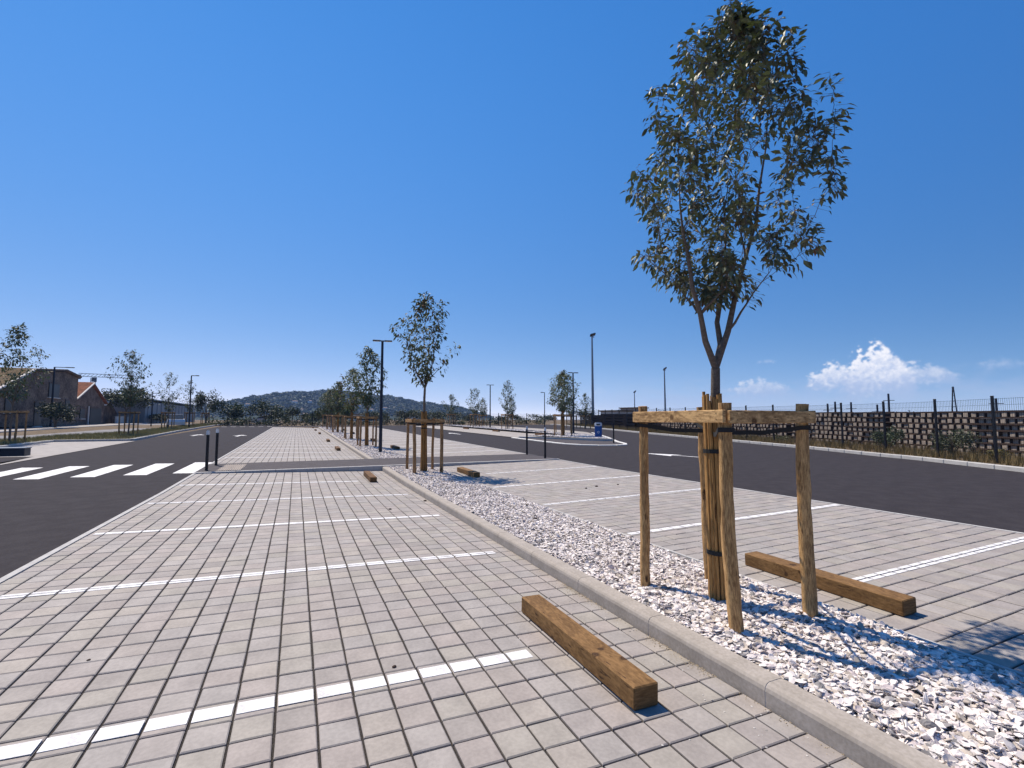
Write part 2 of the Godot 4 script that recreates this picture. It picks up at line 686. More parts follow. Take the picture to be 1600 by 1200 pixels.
# ------------------------------------------------------------------ block paving
func paver_mesh(sx: float, sz: float, r: RandomNumberGenerator) -> ArrayMesh:
	# a block with worn arrises; top at y = 0
	var st := new_st()
	var b := 0.006
	var hx := sx * 0.5
	var hz := sz * 0.5
	var top := []
	var rim := []
	var low := []
	for q in [[-1, -1], [-1, 1], [1, 1], [1, -1]]:
		var j := Vector3(r.randf_range(-1, 1), 0, r.randf_range(-1, 1)) * 0.0012
		top.append(Vector3(q[0] * (hx - b), 0, q[1] * (hz - b)) + j)
		rim.append(Vector3(q[0] * hx, -b * 0.8, q[1] * hz) + j)
		low.append(Vector3(q[0] * hx, -0.05, q[1] * hz) + j)
	var c := Vector3(0, -0.025, 0)
	poly(st, top, c)
	for k in 4:
		var k2 := (k + 1) % 4
		poly(st, [rim[k], top[k], top[k2], rim[k2]], c)
		poly(st, [low[k], rim[k], rim[k2], low[k2]], c)
	return st.commit()


func paver_field(called: String, x0: float, x1: float, ox: float, oz: float, z0: float, z1: float, gap: Vector2, single: int, label: String) -> Node3D:
	var root := Node3D.new()
	root.name = numbered(called)
	add_child(root)
	tag(root, label, "", "", "structure")
	var r := RandomNumberGenerator.new()
	r.seed = 100 + int(absf(z0) * 7 + x0 * 3)
	# bed of grit in the joints
	var rows := breaks(z0, z1)
	part("joint_grit", sheet(rows, [[x0, slab(x0 + 0.001) - 0.0125], [x1, slab(x1 - 0.001) - 0.0125]]), M["joint"], root)
	var slope: float = (slab(x1 - 0.001) - slab(x0 + 0.001)) / (x1 - x0)
	var cols := []
	var a := ox + ceilf((x0 - ox) / 0.2 - 0.001) * 0.2
	if a - x0 > 0.03:
		cols.append([x0, a])
	while a < x1 - 0.02:
		cols.append([a, minf(a + 0.2, x1)])
		a += 0.2
	var meshes := {}
	var cells := []
	var view := cam.transform.affine_inverse()
	var n_rows := int((z0 - z1) / 0.2)
	var k0 := int(ceil((-z0 - oz) / 0.2))
	for ci in cols.size():
		var c: Array = cols[ci]
		var sx: float = snappedf(c[1] - c[0], 0.001) - gap.x
		if sx < 0.02:
			continue
		for j in n_rows:
			var z := -(oz + (k0 + j) * 0.2 + 0.1)
			if z - 0.1 < z1:
				continue
			var x: float = (c[0] + c[1]) * 0.5
			var lift := r.randf_range(-0.0022, 0.0022)
			var p := Vector3(x + r.randf_range(-0.0015, 0.0015), slab(x) + rise(z) + lift, z + r.randf_range(-0.0015, 0.0015))
			var dz := 0.0115 if z < -12.0 else 0.0
			var up := Vector3(-slope, 1.0, dz).normalized()
			var fx := Vector3(1, slope, 0).normalized()
			var basis := Basis(fx, up, fx.cross(up))
			basis = basis.rotated(up, r.randf_range(-0.009, 0.009)).rotated(Vector3.RIGHT, r.randf_range(-0.004, 0.004)).rotated(Vector3.BACK, r.randf_range(-0.004, 0.004))
			var q := view * p
			var seen := q.z < -0.4 and absf(q.x) < -q.z * 1.12 and absf(q.y) < -q.z * 0.86
			cells.append([q.length() if seen else 900.0 + q.length(), Transform3D(basis, p), sx, r.randi_range(0, 7), r.randf_range(0.93, 1.07)])
	cells.sort_custom(func(u, v): return u[0] < v[0])
	var rest := {}
	var tint := {}
	var n := 0
	for c in cells:
		var key: float = c[2]
		if not meshes.has(key):
			meshes[key] = [paver_mesh(key, 0.2 - gap.y, r), paver_mesh(key, 0.2 - gap.y, r), paver_mesh(key, 0.2 - gap.y, r)]
			rest[key] = []
			tint[key] = []
		if n < single and c[0] < 900.0:
			var o := part("paver", meshes[key][n % 3], M["paver_%d" % c[3]], root)
			o.transform = c[1]
			n += 1
		else:
			rest[key].append(c[1])
			tint[key].append(M["tones"][c[3]] * c[4])
	for key in rest:
		if rest[key].size() > 0:
			multi_part("pavers_further_off", meshes[key][0], M["paver"], rest[key], tint[key], root)
	return root


func bay_line(field: Node3D, z: float, x0: float, x1: float, ox: float, oz: float, gap: Vector2, by_block: bool) -> void:
	# thermoplastic on each block, broken at the joints
	var line := Node3D.new()
	line.name = "bay_line"
	field.add_child(line, true)
	var hw := 0.056
	var pieces := []
	if by_block:
		var zs := []
		var k := floorf((-z - hw - oz) / 0.2)
		while oz + k * 0.2 < -z + hw:
			var a := maxf(oz + k * 0.2 + gap.y * 0.5 + 0.002, -z - hw)
			var b := minf(oz + (k + 1) * 0.2 - gap.y * 0.5 - 0.002, -z + hw)
			if b - a > 0.012:
				zs.append([a, b])
			k += 1
		var x := ox + floorf((x0 - ox) / 0.2) * 0.2
		while x < x1:
			var a := maxf(x + gap.x * 0.5 + 0.002, x0)
			var b := minf(x + 0.2 - gap.x * 0.5 - 0.002, x1)
			if b - a > 0.02:
				for q in zs:
					pieces.append([a, b, q[0], q[1]])
			x += 0.2
	else:
		pieces.append([x0, x1, -z - hw, -z + hw])
	for q in pieces:
		var st := new_st()
		var c := Vector3((q[0] + q[1]) * 0.5, 0, -(q[2] + q[3]) * 0.5)
		var lift := 0.0042
		var pts := []
		for s in [[q[0], q[2]], [q[0], q[3]], [q[1], q[3]], [q[1], q[2]]]:
			var e := 0.0 if not by_block else rng.randf_range(-0.001, 0.004)
			var sx: float = s[0] + (e if s[0] < c.x else -e)
			pts.append(Vector3(sx, slab(sx) + rise(-s[1]) + lift, -s[1]))
		poly(st, pts, c - Vector3(0, 5, 0))
		for i in 4:
			var a: Vector3 = pts[i]
			var b: Vector3 = pts[(i + 1) % 4]
			poly(st, [a, b, b - Vector3(0, 0.003, 0), a - Vector3(0, 0.003, 0)], Vector3(c.x, a.y, c.z))
		part("paint_patch", st.commit(), M["paint"], line)


func pavements() -> void:
	var gl := Vector2(0.0125, 0.0105)
	var gr := Vector2(0.0125, 0.0130)
	var lox := KERB_X - 0.145
	var loz := 2.972
	var rox := BED_X + 0.04
	var roz := 2.996
	var left := paver_field("paved_bays", LEFT_X + 0.075, KERB_X, lox, loz, 2.4, PATH_A, gl, 300, "grey block-paved parking bays in the left foreground")
	var right := paver_field("paved_bays", BED_X + 0.04, RIGHT_X - 0.07, rox, roz, 2.4, PATH_A, gr, 300, "grey block-paved parking bays right of the shell bed")
	var far_left := paver_field("paved_bays", LEFT_X + 0.075, KERB_X, lox, loz, PATH_B, FAR_Z, gl, 0, "grey block-paved bays beyond the footpath on the left")
	var far_right := paver_field("paved_bays", BED_X + 0.04, RIGHT_X - 0.07, rox, roz, PATH_B, FAR_Z, gr, 0, "grey block-paved bays beyond the footpath on the right")
	for i in range(-1, 25):
		var zl := -(3.072 + 2.5 * i)
		var zr := -(2.996 + 2.5 * i)
		if zl < PATH_A + 0.2 and zl > PATH_B - 0.2:
			continue
		var near := zl > PATH_A
		bay_line(left if near else far_left, zl, LEFT_X + 0.13, 1.51 if i % 4 == 0 else 2.265, lox, loz, gl, near)
		bay_line(right if near else far_right, zr, 5.0 if i % 4 == 0 else BED_X + 0.085, RIGHT_X - 0.05, rox, roz, gr, near)
	# flush concrete edgings
	for e in [[LEFT_X, LEFT_X + 0.07, "left"], [RIGHT_X - 0.065, RIGHT_X, "right"], [BED_X, BED_X + 0.036, "bed"]]:
		for s in [[2.4, PATH_A], [PATH_B, FAR_Z]]:
			var o := structure("edging", edging_mesh(e[0], e[1], s[0], s[1], slab((e[0] + e[1]) * 0.5) + 0.003), M["pale_kerb"], "narrow flush concrete edging of the paved bays")
			o.set_meta("kind", "structure")


func edging_mesh(x0: float, x1: float, z0: float, z1: float, h: float) -> ArrayMesh:
	var st := new_st()
	var rows := breaks(z0, z1)
	for i in rows.size() - 1:
		var a := Vector3(x0, h + rise(rows[i]), rows[i])
		var b := Vector3(x0, h + rise(rows[i + 1]), rows[i + 1])
		var w := Vector3(x1 - x0, 0, 0)
		var dn := Vector3(0, -0.12, 0)
		var mid := (a + b) * 0.5 + w * 0.5 + dn * 0.5
		poly(st, [a, b, b + w, a + w], mid)
		poly(st, [a, b, b + dn, a + dn], mid)
		poly(st, [a + w, b + w, b + w + dn, a + w + dn], mid)
		poly(st, [a, a + w, a + w + dn, a + dn], mid)
	return st.commit()


# ------------------------------------------------------------------ kerb and shell bed
func kerb_stone(len_: float, w: float, h: float) -> ArrayMesh:
	# face at x = 0 with a rounded top edge; runs along -z from 0
	var prof := [Vector2(0.0, -0.08), Vector2(0.0, h - 0.042), Vector2(0.006, h - 0.022), Vector2(0.018, h - 0.008), Vector2(0.036, h), Vector2(w - 0.006, h), Vector2(w, h - 0.006), Vector2(w, -0.08)]
	var st := new_st()
	var mid := Vector3(w * 0.5, h * 0.4, -len_ * 0.5)
	var g := 0.003
	for i in prof.size() - 1:
		var a := Vector3(prof[i].x, prof[i].y, -g)
		var b := Vector3(prof[i + 1].x, prof[i + 1].y, -g)
		var d := Vector3(0, 0, -len_ + 2.0 * g)
		poly(st, [a, b, b + d, a + d], mid)
	for e in [0.0, 1.0]:
		var pts := []
		for p in prof:
			pts.append(Vector3(p.x, p.y, -g - e * (len_ - 2.0 * g)))
		poly(st, pts, mid)
	return st.commit()


func kerb_run(called: String, label: String, z0: float, z1: float, x: float, base: float, h: float, w: float, m: Material) -> void:
	var root := Node3D.new()
	root.name = numbered(called)
	add_child(root)
	tag(root, label, "", "", "structure")
	var stone := kerb_stone(1.0, w, h)
	var fill := kerb_stone(0.0125, w - 0.004, h - 0.003)
	var z := z0
	while z > z1:
		var l := minf(1.0, z - z1)
		var o := part("kerb_stone", stone if l > 0.99 else kerb_stone(l, w, h), m, root, Vector3(x, base + rise(z), z))
		o.rotation.x = atan2(rise(z - l) - rise(z), l)
		var f := part("mortar_joint", fill, M["mortar"], root, Vector3(x + 0.002, base + rise(z), z + 0.00625))
		f.rotation.x = o.rotation.x
		z -= l


func flake(r: RandomNumberGenerator, bowl: float) -> ArrayMesh:
	# a broken piece of shell: a curved irregular plate with some thickness
	var st := new_st()
	var n := 7
	var up := []
	var dn := []
	var stretch := r.randf_range(0.55, 0.95)
	for k in n:
		var a := TAU * (k + r.randf_range(-0.25, 0.25)) / n
		var q := r.randf_range(0.62, 1.08)
		var x := cos(a) * q
		var z := sin(a) * q * stretch
		var y := -bowl * (x * x + z * z) + r.randf_range(-0.06, 0.06)
		up.append(Vector3(x, y + 0.07, z))
		dn.append(Vector3(x * 0.97, y - 0.07, z * 0.97))
	var cu := Vector3(r.randf_range(-0.15, 0.15), 0.12, r.randf_range(-0.1, 0.1))
	var cd := cu - Vector3(0, 0.2, 0)
	for k in n:
		var k2 := (k + 1) % n
		var hub := Vector3(cu.x, 0.0 - bowl * 0.3, cu.z)
		poly(st, [cu, up[k], up[k2]], cu - Vector3(0, 4, 0))
		poly(st, [cd, dn[k], dn[k2]], cd + Vector3(0, 4, 0))
		poly(st, [up[k], up[k2], dn[k2], dn[k]], hub)
	return st.commit()


func valve(r: RandomNumberGenerator) -> ArrayMesh:
	# a whole half shell: drop-shaped bowl with growth ridges
	var st := new_st()
	var n := 12
	var rows := [[0.0, 0.34], [0.38, 0.27], [0.62, 0.13], [0.82, 0.02], [1.0, -0.12]]
	var warp := []
	for k in n:
		warp.append(r.randf_range(0.82, 1.12) * (1.0 + 0.28 * cos(TAU * k / n)))
	var pt := func(j: int, k: int, side: float) -> Vector3:
		var a := TAU * k / n
		var q: float = rows[j][0] * warp[k % n]
		return Vector3(cos(a) * q, rows[j][1] + side * 0.035 + (0.03 if (j + k) % 2 == 0 else -0.02), sin(a) * q * 0.72)
	for j in rows.size() - 1:
		for k in n:
			for side in [1.0, -1.0]:
				var p := [pt.call(j, k, side), pt.call(j + 1, k, side), pt.call(j + 1, k + 1, side), pt.call(j, k + 1, side)]
				var off := Vector3(0, -3.0 * side, 0)
				poly(st, [p[0], p[1], p[2]], p[1] + off)
				if j > 0:
					poly(st, [p[0], p[2], p[3]], p[2] + off)
	for k in n:
		poly(st, [pt.call(4, k, 1.0), pt.call(4, k + 1, 1.0), pt.call(4, k + 1, -1.0), pt.call(4, k, -1.0)], Vector3(0, 0.1, 0))
	return st.commit()


func bed_height(x: float, x0: float, x1: float, hl: float, hr: float, z: float) -> float:
	var t := (x - x0) / (x1 - x0)
	return lerpf(hl, hr, t) + 0.028 * sin(PI * clampf(t, 0.0, 1.0)) + 0.010 * sin(x * 5.1 + z * 2.3) + 0.008 * sin(z * 4.7 - x * 3.0)


func shell_bed(label: String, x0: float, x1: float, hl: float, hr: float, z0: float, z1: float, bands: Array, shade := 1.0) -> void:
	var root := Node3D.new()
	root.name = numbered("shell_mulch")
	add_child(root)
	tag(root, label, "shells", "", "stuff")
	# the layer under the loose pieces
	var st := new_st()
	var nx := 10
	var nz := int(ceil((z0 - z1) / 0.25))
	for j in nz:
		for i in nx:
			var p := []
			for q in [[0, 0], [0, 1], [1, 1], [1, 0]]:
				var x := lerpf(x0, x1, float(i + q[0]) / nx)
				var z := lerpf(z0, z1, float(j + q[1]) / nz)
				p.append(Vector3(x, bed_height(x, x0, x1, hl, hr, z) + rise(z) - 0.012, z))
			tri(st, p[0], p[1], p[2])
			tri(st, p[0], p[2], p[3])
	part("bed_layer", st.commit(), M["shell_bed"], root)
	var r := RandomNumberGenerator.new()
	r.seed = 300 + int(-z0)
	for v in 7:
		var mesh := flake(r, [0.2, 0.45, 0.65, 0.32, 0.55][v]) if v < 5 else valve(r)
		var xf := []
		var cols := []
		for b in bands:
			# near z, far z, pieces, smallest and largest radius
			for i in int(b[2] / 5.0 if v < 5 else b[2] / 22.0):
				var x := r.randf_range(x0 + 0.01, x1 - 0.008)
				var z := r.randf_range(b[1], b[0])
				var q := pow(r.randf(), 1.9)
				var s := lerpf(b[3], b[4], q) if v < 5 else lerpf(b[3] * 1.6, b[4] * 1.1, r.randf())
				var basis := Basis(Vector3.UP, r.randf() * TAU)
				basis = basis.rotated(Vector3.RIGHT.rotated(Vector3.UP, r.randf() * TAU), r.randfn(0.0, 0.62))
				if r.randf() < 0.35:
					basis = basis.rotated(Vector3.RIGHT, PI)
				var y := bed_height(x, x0, x1, hl, hr, z) + rise(z) + r.randf_range(-0.016, 0.012) + s * 0.25
				xf.append(Transform3D(basis.scaled(Vector3(s, s * r.randf_range(0.5, 1.1), s)), Vector3(x, y, z)))
				var k := r.randf()
				var c := Color(0.72, 0.655, 0.610) * r.randf_range(0.80, 1.2)
				if k < 0.09:
					c = Color(0.30, 0.28, 0.27) * r.randf_range(0.6, 1.2)
				elif k < 0.24:
					c = Color(0.50, 0.43, 0.36) * r.randf_range(0.8, 1.1)
				elif k < 0.33:
					c = Color(0.50, 0.43, 0.42)
				c = c * shade
				c.a = 1.0
				cols.append(c)
		multi_part("shell_pieces", mesh, M["shell"], xf, cols, root)


func kerbs_and_beds() -> void:
	kerb_run("kerb", "raised concrete kerb along the near shell bed", 2.4 - 0.42, PATH_A, KERB_X, slab(KERB_X), 0.125, 0.15, M["kerb"])
	kerb_run("kerb", "raised concrete kerb along the far shell bed", PATH_B, FAR_Z, KERB_X, slab(KERB_X), 0.125, 0.15, M["kerb"])
	shell_bed("white crushed shell mulch in the near planting bed", KERB_X + 0.15, BED_X, 0.108, 0.042, 1.2, PATH_A, [[1.2, -1.2, 9000.0, 0.010, 0.042], [-1.2, -4.2, 26000.0, 0.008, 0.040], [-4.2, -9.0, 30000.0, 0.009, 0.034], [-9.0, PATH_A, 24000.0, 0.010, 0.032]])
	shell_bed("white crushed shell mulch in the bed beyond the footpath", KERB_X + 0.15, BED_X, 0.108, 0.042, PATH_B, FAR_Z, [[PATH_B, -30.0, 22000.0, 0.016, 0.040], [-30.0, FAR_Z, 22000.0, 0.025, 0.055]])


# ------------------------------------------------------------------ footpath across the bays
func footpath() -> void:
	# level, so that it stands proud where the bays fall to the bed
	var st := new_st()
	var h := 0.145
	var a := PATH_A - 0.14
	for s in [[a, PATH_B]]:
		var p := [Vector3(LEFT_X, h + rise(s[0]), s[0]), Vector3(LEFT_X, h + rise(s[1]), s[1]), Vector3(RIGHT_X, h + rise(s[1]), s[1]), Vector3(RIGHT_X, h + rise(s[0]), s[0])]
		poly(st, p, Vector3(3, -5, -17))
		var dn := Vector3(0, -0.3, 0)
		for k in 4:
			poly(st, [p[k], p[(k + 1) % 4], p[(k + 1) % 4] + dn, p[k] + dn], Vector3(3, 0, -17))
	var path := structure("footpath", st.commit(), M["path_asphalt"], "dark asphalt footpath crossing between the two groups of bays")
	# edging kerb, its face towards the near bays
	var x := LEFT_X
	while x < RIGHT_X - 0.01:
		var l := minf(1.0, RIGHT_X - x)
		part("edging_stone", box_mesh(Vector3(l - 0.006, 0.30, 0.14), 0.006), M["pale_kerb"], path, Vector3(x + l * 0.5, h + 0.012 - 0.15 + rise(PATH_A), PATH_A - 0.07))
		x += l
	# pale warning pad behind the bollards
	part("tactile_pad", box_mesh(Vector3(0.6, 0.03, 2.3), 0.004), M["tactile"], path, Vector3(-1.70, h + 0.0 + rise(-16.8) - 0.006, -16.82))
	for i in 11:
		var stt := new_st()
		for j in 42:
			bevel_box(stt, Vector3(-0.27 + i * 0.054, 0.012, -1.1 + j * 0.054), Vector3(0.024, 0.012, 0.024), 0.004)
		var o := part("pad_studs", stt.commit(), M["tactile"], path, Vector3(-1.70, h + rise(-16.8) + 0.0, -16.82))
		o.set_meta("kind", "stuff")


# ------------------------------------------------------------------ roads
func right_edge(z: float) -> float:
	var pts := [[8.0, 16.2], [0.0, 16.7], [-3.5, 17.6], [-6.6, 19.1], [-10.3, 21.3], [-15.4, 23.3], [-20.7, 24.8], [-34.9, 28.6], [-47.5, 32.7], [-63.0, 37.0], [-90.0, 43.0], [-150.0, 55.0]]
	for i in pts.size() - 1:
		if z >= pts[i + 1][0]:
			return lerpf(pts[i][1], pts[i + 1][1], clampf((z - pts[i][0]) / (pts[i + 1][0] - pts[i][0]), 0.0, 1.0))
	return 55.0


func roads() -> void:
	var la := structure("road", sheet(breaks(8.0, -90.0), [[-8.6, 0.125], [LEFT_X - 0.002, 0.128]]), M["asphalt"], "dark asphalt lane left of the bays")
	# zebra crossing in line with the footpath
	for i in 6:
		var x0 := -3.02 - 1.08 * i
		part("zebra_stripe", flat_poly([Vector2(x0, -15.75), Vector2(x0, -18.95), Vector2(x0 + 0.54, -18.8), Vector2(x0 + 0.54, -15.6)], 0.1325), M["paint"], la)
	for q in [[-6.7, -42.1], [-3.75, -40.2]]:
		part("lane_arrow", arrow_mesh(Vector2(q[0], q[1]), 0.06, 2.6, 1.0, 0.1325), M["paint"], la)
	# give-way dashes at the far end
	for i in 6:
		part("white_dash", flat_poly([Vector2(-8.2 + i * 0.98, -66.6), Vector2(-8.2 + i * 0.98, -67.1), Vector2(-7.62 + i * 0.98, -67.1), Vector2(-7.62 + i * 0.98, -66.6)], 0.1325), M["paint"], la)
	# right lane and the junction
	var st := new_st()
	var zs := [8.0, 4.0, 0.0, -3.5, -6.6, -8.5, -10.3, -12.0, -15.4, -18.0, -20.7, -25.0, -30.0, -34.9, -41.0, -47.5, -55.0, -63.0, -70.0]
	for i in zs.size() - 1:
		var a := Vector3(RIGHT_X + 0.002, 0.123 + rise(zs[i]), zs[i])
		var b := Vector3(RIGHT_X + 0.002, 0.123 + rise(zs[i + 1]), zs[i + 1])
		var c := Vector3(right_edge(zs[i + 1]), 0.12 + rise(zs[i + 1]), zs[i + 1])
		var d := Vector3(right_edge(zs[i]), 0.12 + rise(zs[i]), zs[i])
		tri(st, a, b, c)
		tri(st, a, c, d)
	var ra := structure("road", st.commit(), M["asphalt"], "dark asphalt lane right of the bays running to the fence")
	for q in [[14.25, -15.2, -0.32], [12.3, -39.4, 0.0], [24.4, -38.2, -0.28]]:
		part("lane_arrow", arrow_mesh(Vector2(q[0], q[1]), q[2], 3.4, 0.9, 0.128), M["paint"], ra)
	# cross lane at the far end of the rows
	structure("road", sheet([FAR_Z - 0.02, -70.0], [[LEFT_X, 0.124], [RIGHT_X, 0.124]]), M["asphalt"], "dark asphalt cross lane beyond the ends of the rows")


func arrow_mesh(c: Vector2, turn: float, l: float, w: float, h: float) -> ArrayMesh:
	# a lane arrow: tapering shaft and a head, pointing down -z before the turn
	var pts := []
	for p in [[-0.10, 0.5], [0.10, 0.5], [0.06, -0.08], [0.5, -0.02], [0.0, -0.5], [-0.5, -0.02], [-0.06, -0.08]]:
		var q := Vector2(p[0] * w, p[1] * l)
		q.x = p[0] * w
		pts.append(c + Vector2(q.x, q.y).rotated(turn))
	return flat_poly(pts, h)


# ------------------------------------------------------------------ island on the right
func island() -> void:
	var nose := [Vector2(13.95, FAR_Z), Vector2(13.95, -31.0), Vector2(13.75, -26.0), Vector2(13.75, -23.6), Vector2(14.1, -22.4), Vector2(14.8, -21.7), Vector2(15.7, -21.4), Vector2(16.5, -21.6), Vector2(17.1, -22.4), Vector2(17.9, -24.2), Vector2(20.6, -29.0), Vector2(24.6, -37.0), Vector2(25.6, -42.0), Vector2(25.6, FAR_Z)]
	var isl := structure("traffic_island", flat_poly(nose, 0.150), M["path_asphalt"], "asphalt tip of the planted island on the right")
	# white kerb round the nose
	var run := nose.slice(1, 12)
	for i in run.size() - 1:
		var a: Vector2 = run[i]
		var b: Vector2 = run[i + 1]
		var n := maxi(1, int(round(a.distance_to(b) / 1.2)))
		for k in n:
			var p := a.lerp(b, (k + 0.5) / n)
			var l := a.distance_to(b) / n
			var o := part("kerb_stone", box_mesh(Vector3(0.22, 0.22, l + 0.015), 0.02), M["white_wall"], isl, Vector3(p.x, 0.150 + rise(p.y) - 0.09, p.y))
			o.rotation.y = atan2(b.x - a.x, b.y - a.y)
	part("paved_bays", flat_poly([Vector2(14.05, -30.8), Vector2(14.05, FAR_Z), Vector2(18.2, FAR_Z), Vector2(18.2, -30.8)], 0.162), M["paver_2"], isl)
	part("paved_bays", flat_poly([Vector2(20.3, -31.5), Vector2(20.3, FAR_Z), Vector2(25.5, FAR_Z), Vector2(25.5, -42.0), Vector2(24.4, -37.5), Vector2(21.8, -32.2)], 0.162), M["paver_2"], isl)
	for i in 13:
		var z := -33.1 - 2.5 * i
		if z < FAR_Z:
			break
		part("bay_line", flat_poly([Vector2(14.15, z), Vector2(14.15, z - 0.12), Vector2(17.3, z - 0.12), Vector2(17.3, z)], 0.166), M["paint"], isl)
		part("bay_line", flat_poly([Vector2(21.2, z - 6), Vector2(21.2, z - 6.12), Vector2(25.3, z - 6.12), Vector2(25.3, z - 6)], 0.166), M["paint"], isl)
	# bed with its kerb
	part("bed_kerb", prism([Vector2(14.3, -30.7), Vector2(17.25, -25.0), Vector2(17.8, -24.75), Vector2(18.15, -25.0), Vector2(20.3, -30.2), Vector2(20.3, FAR_Z), Vector2(18.15, FAR_Z), Vector2(18.15, -31.0), Vector2(14.4, -31.0)], 0.1 + rise(-26.0), 0.28 + rise(-26.0)), M["pale_kerb"], isl)
	var root := Node3D.new()
	root.name = numbered("shell_mulch")
	add_child(root)
	tag(root, "white crushed shell mulch in the bed of the right island", "shells", "", "stuff")
	var bed := [Vector2(14.7, -30.4), Vector2(17.35, -25.3), Vector2(17.95, -25.2), Vector2(20.1, -30.4), Vector2(20.1, FAR_Z), Vector2(18.35, FAR_Z), Vector2(18.35, -30.6)]
	part("bed_layer", flat_poly(bed, 0.30), M["shell_bed"], root)
	var p2 := PackedVector2Array(bed)
	var r := RandomNumberGenerator.new()
	r.seed = 77
	for v in 2:
		var xf := []
		var cols := []
		while xf.size() < 4500:
			var p := Vector2(r.randf_range(14.7, 20.1), lerpf(-25.0, FAR_Z, pow(r.randf(), 1.6)))
			if not Geometry2D.is_point_in_polygon(p, p2):
				continue
			var s := r.randf_range(0.025, 0.07)
			var basis := Basis(Vector3.UP, r.randf() * TAU).rotated(Vector3.RIGHT, r.randfn(0.0, 0.4))
			xf.append(Transform3D(basis.scaled(Vector3(s, s, s)), Vector3(p.x, 0.305 + rise(p.y) + s * 0.3, p.y)))
			var c := Color(0.60, 0.555, 0.535) * r.randf_range(0.75, 1.2)
			c.a = 1.0
			cols.append(c)
		multi_part("shell_pieces", flake(r, 0.3), M["shell"], xf, cols, root)


# ------------------------------------------------------------------ left side
func tuft(r: RandomNumberGenerator, blades: int, h: float) -> ArrayMesh:
	var st := new_st()
	for b in blades:
		var a := r.randf() * TAU
		var base := Vector3(cos(a), 0, sin(a)) * r.randf() * 0.05
		var tip := base + Vector3(cos(a) * r.randf_range(0.02, 0.10), h * r.randf_range(0.6, 1.0), sin(a) * r.randf_range(0.02, 0.10))
		var w := Vector3(-sin(a), 0, cos(a)) * 0.006
		tri(st, base - w, tip, base + w)
	return st.commit()


func grass_patch(called: String, label: String, pts: Array, n: int, h: float, c: Color, spread: float, lift: float, seed_: int) -> void:
	var p2 := PackedVector2Array(pts)
	var lo := p2[0]
	var hi := p2[0]
	for p in p2:
		lo = lo.min(p)
		hi = hi.max(p)
	var r := RandomNumberGenerator.new()
	r.seed = seed_
	var xf := []
	var cols := []
	var tries := 0
	while xf.size() < n and tries < n * 30:
		tries += 1
		var p := Vector2(r.randf_range(lo.x, hi.x), r.randf_range(lo.y, hi.y))
		if not Geometry2D.is_point_in_polygon(p, p2):
			continue
		var s := r.randf_range(0.5, 1.3)
		xf.append(Transform3D(Basis(Vector3.UP, r.randf() * TAU).scaled(Vector3(s, s, s)), Vector3(p.x, lift + rise(p.y), p.y)))
		var q := c.lerp(Color(0.22, 0.165, 0.075), r.randf() * spread) * r.randf_range(0.7, 1.2)
		q.a = 1.0
		cols.append(q)
	var o := multi_part(called, tuft(r, 9, h), M["far_leaf"], xf, cols, self)
	tag(o, label, "grass", "", "stuff")


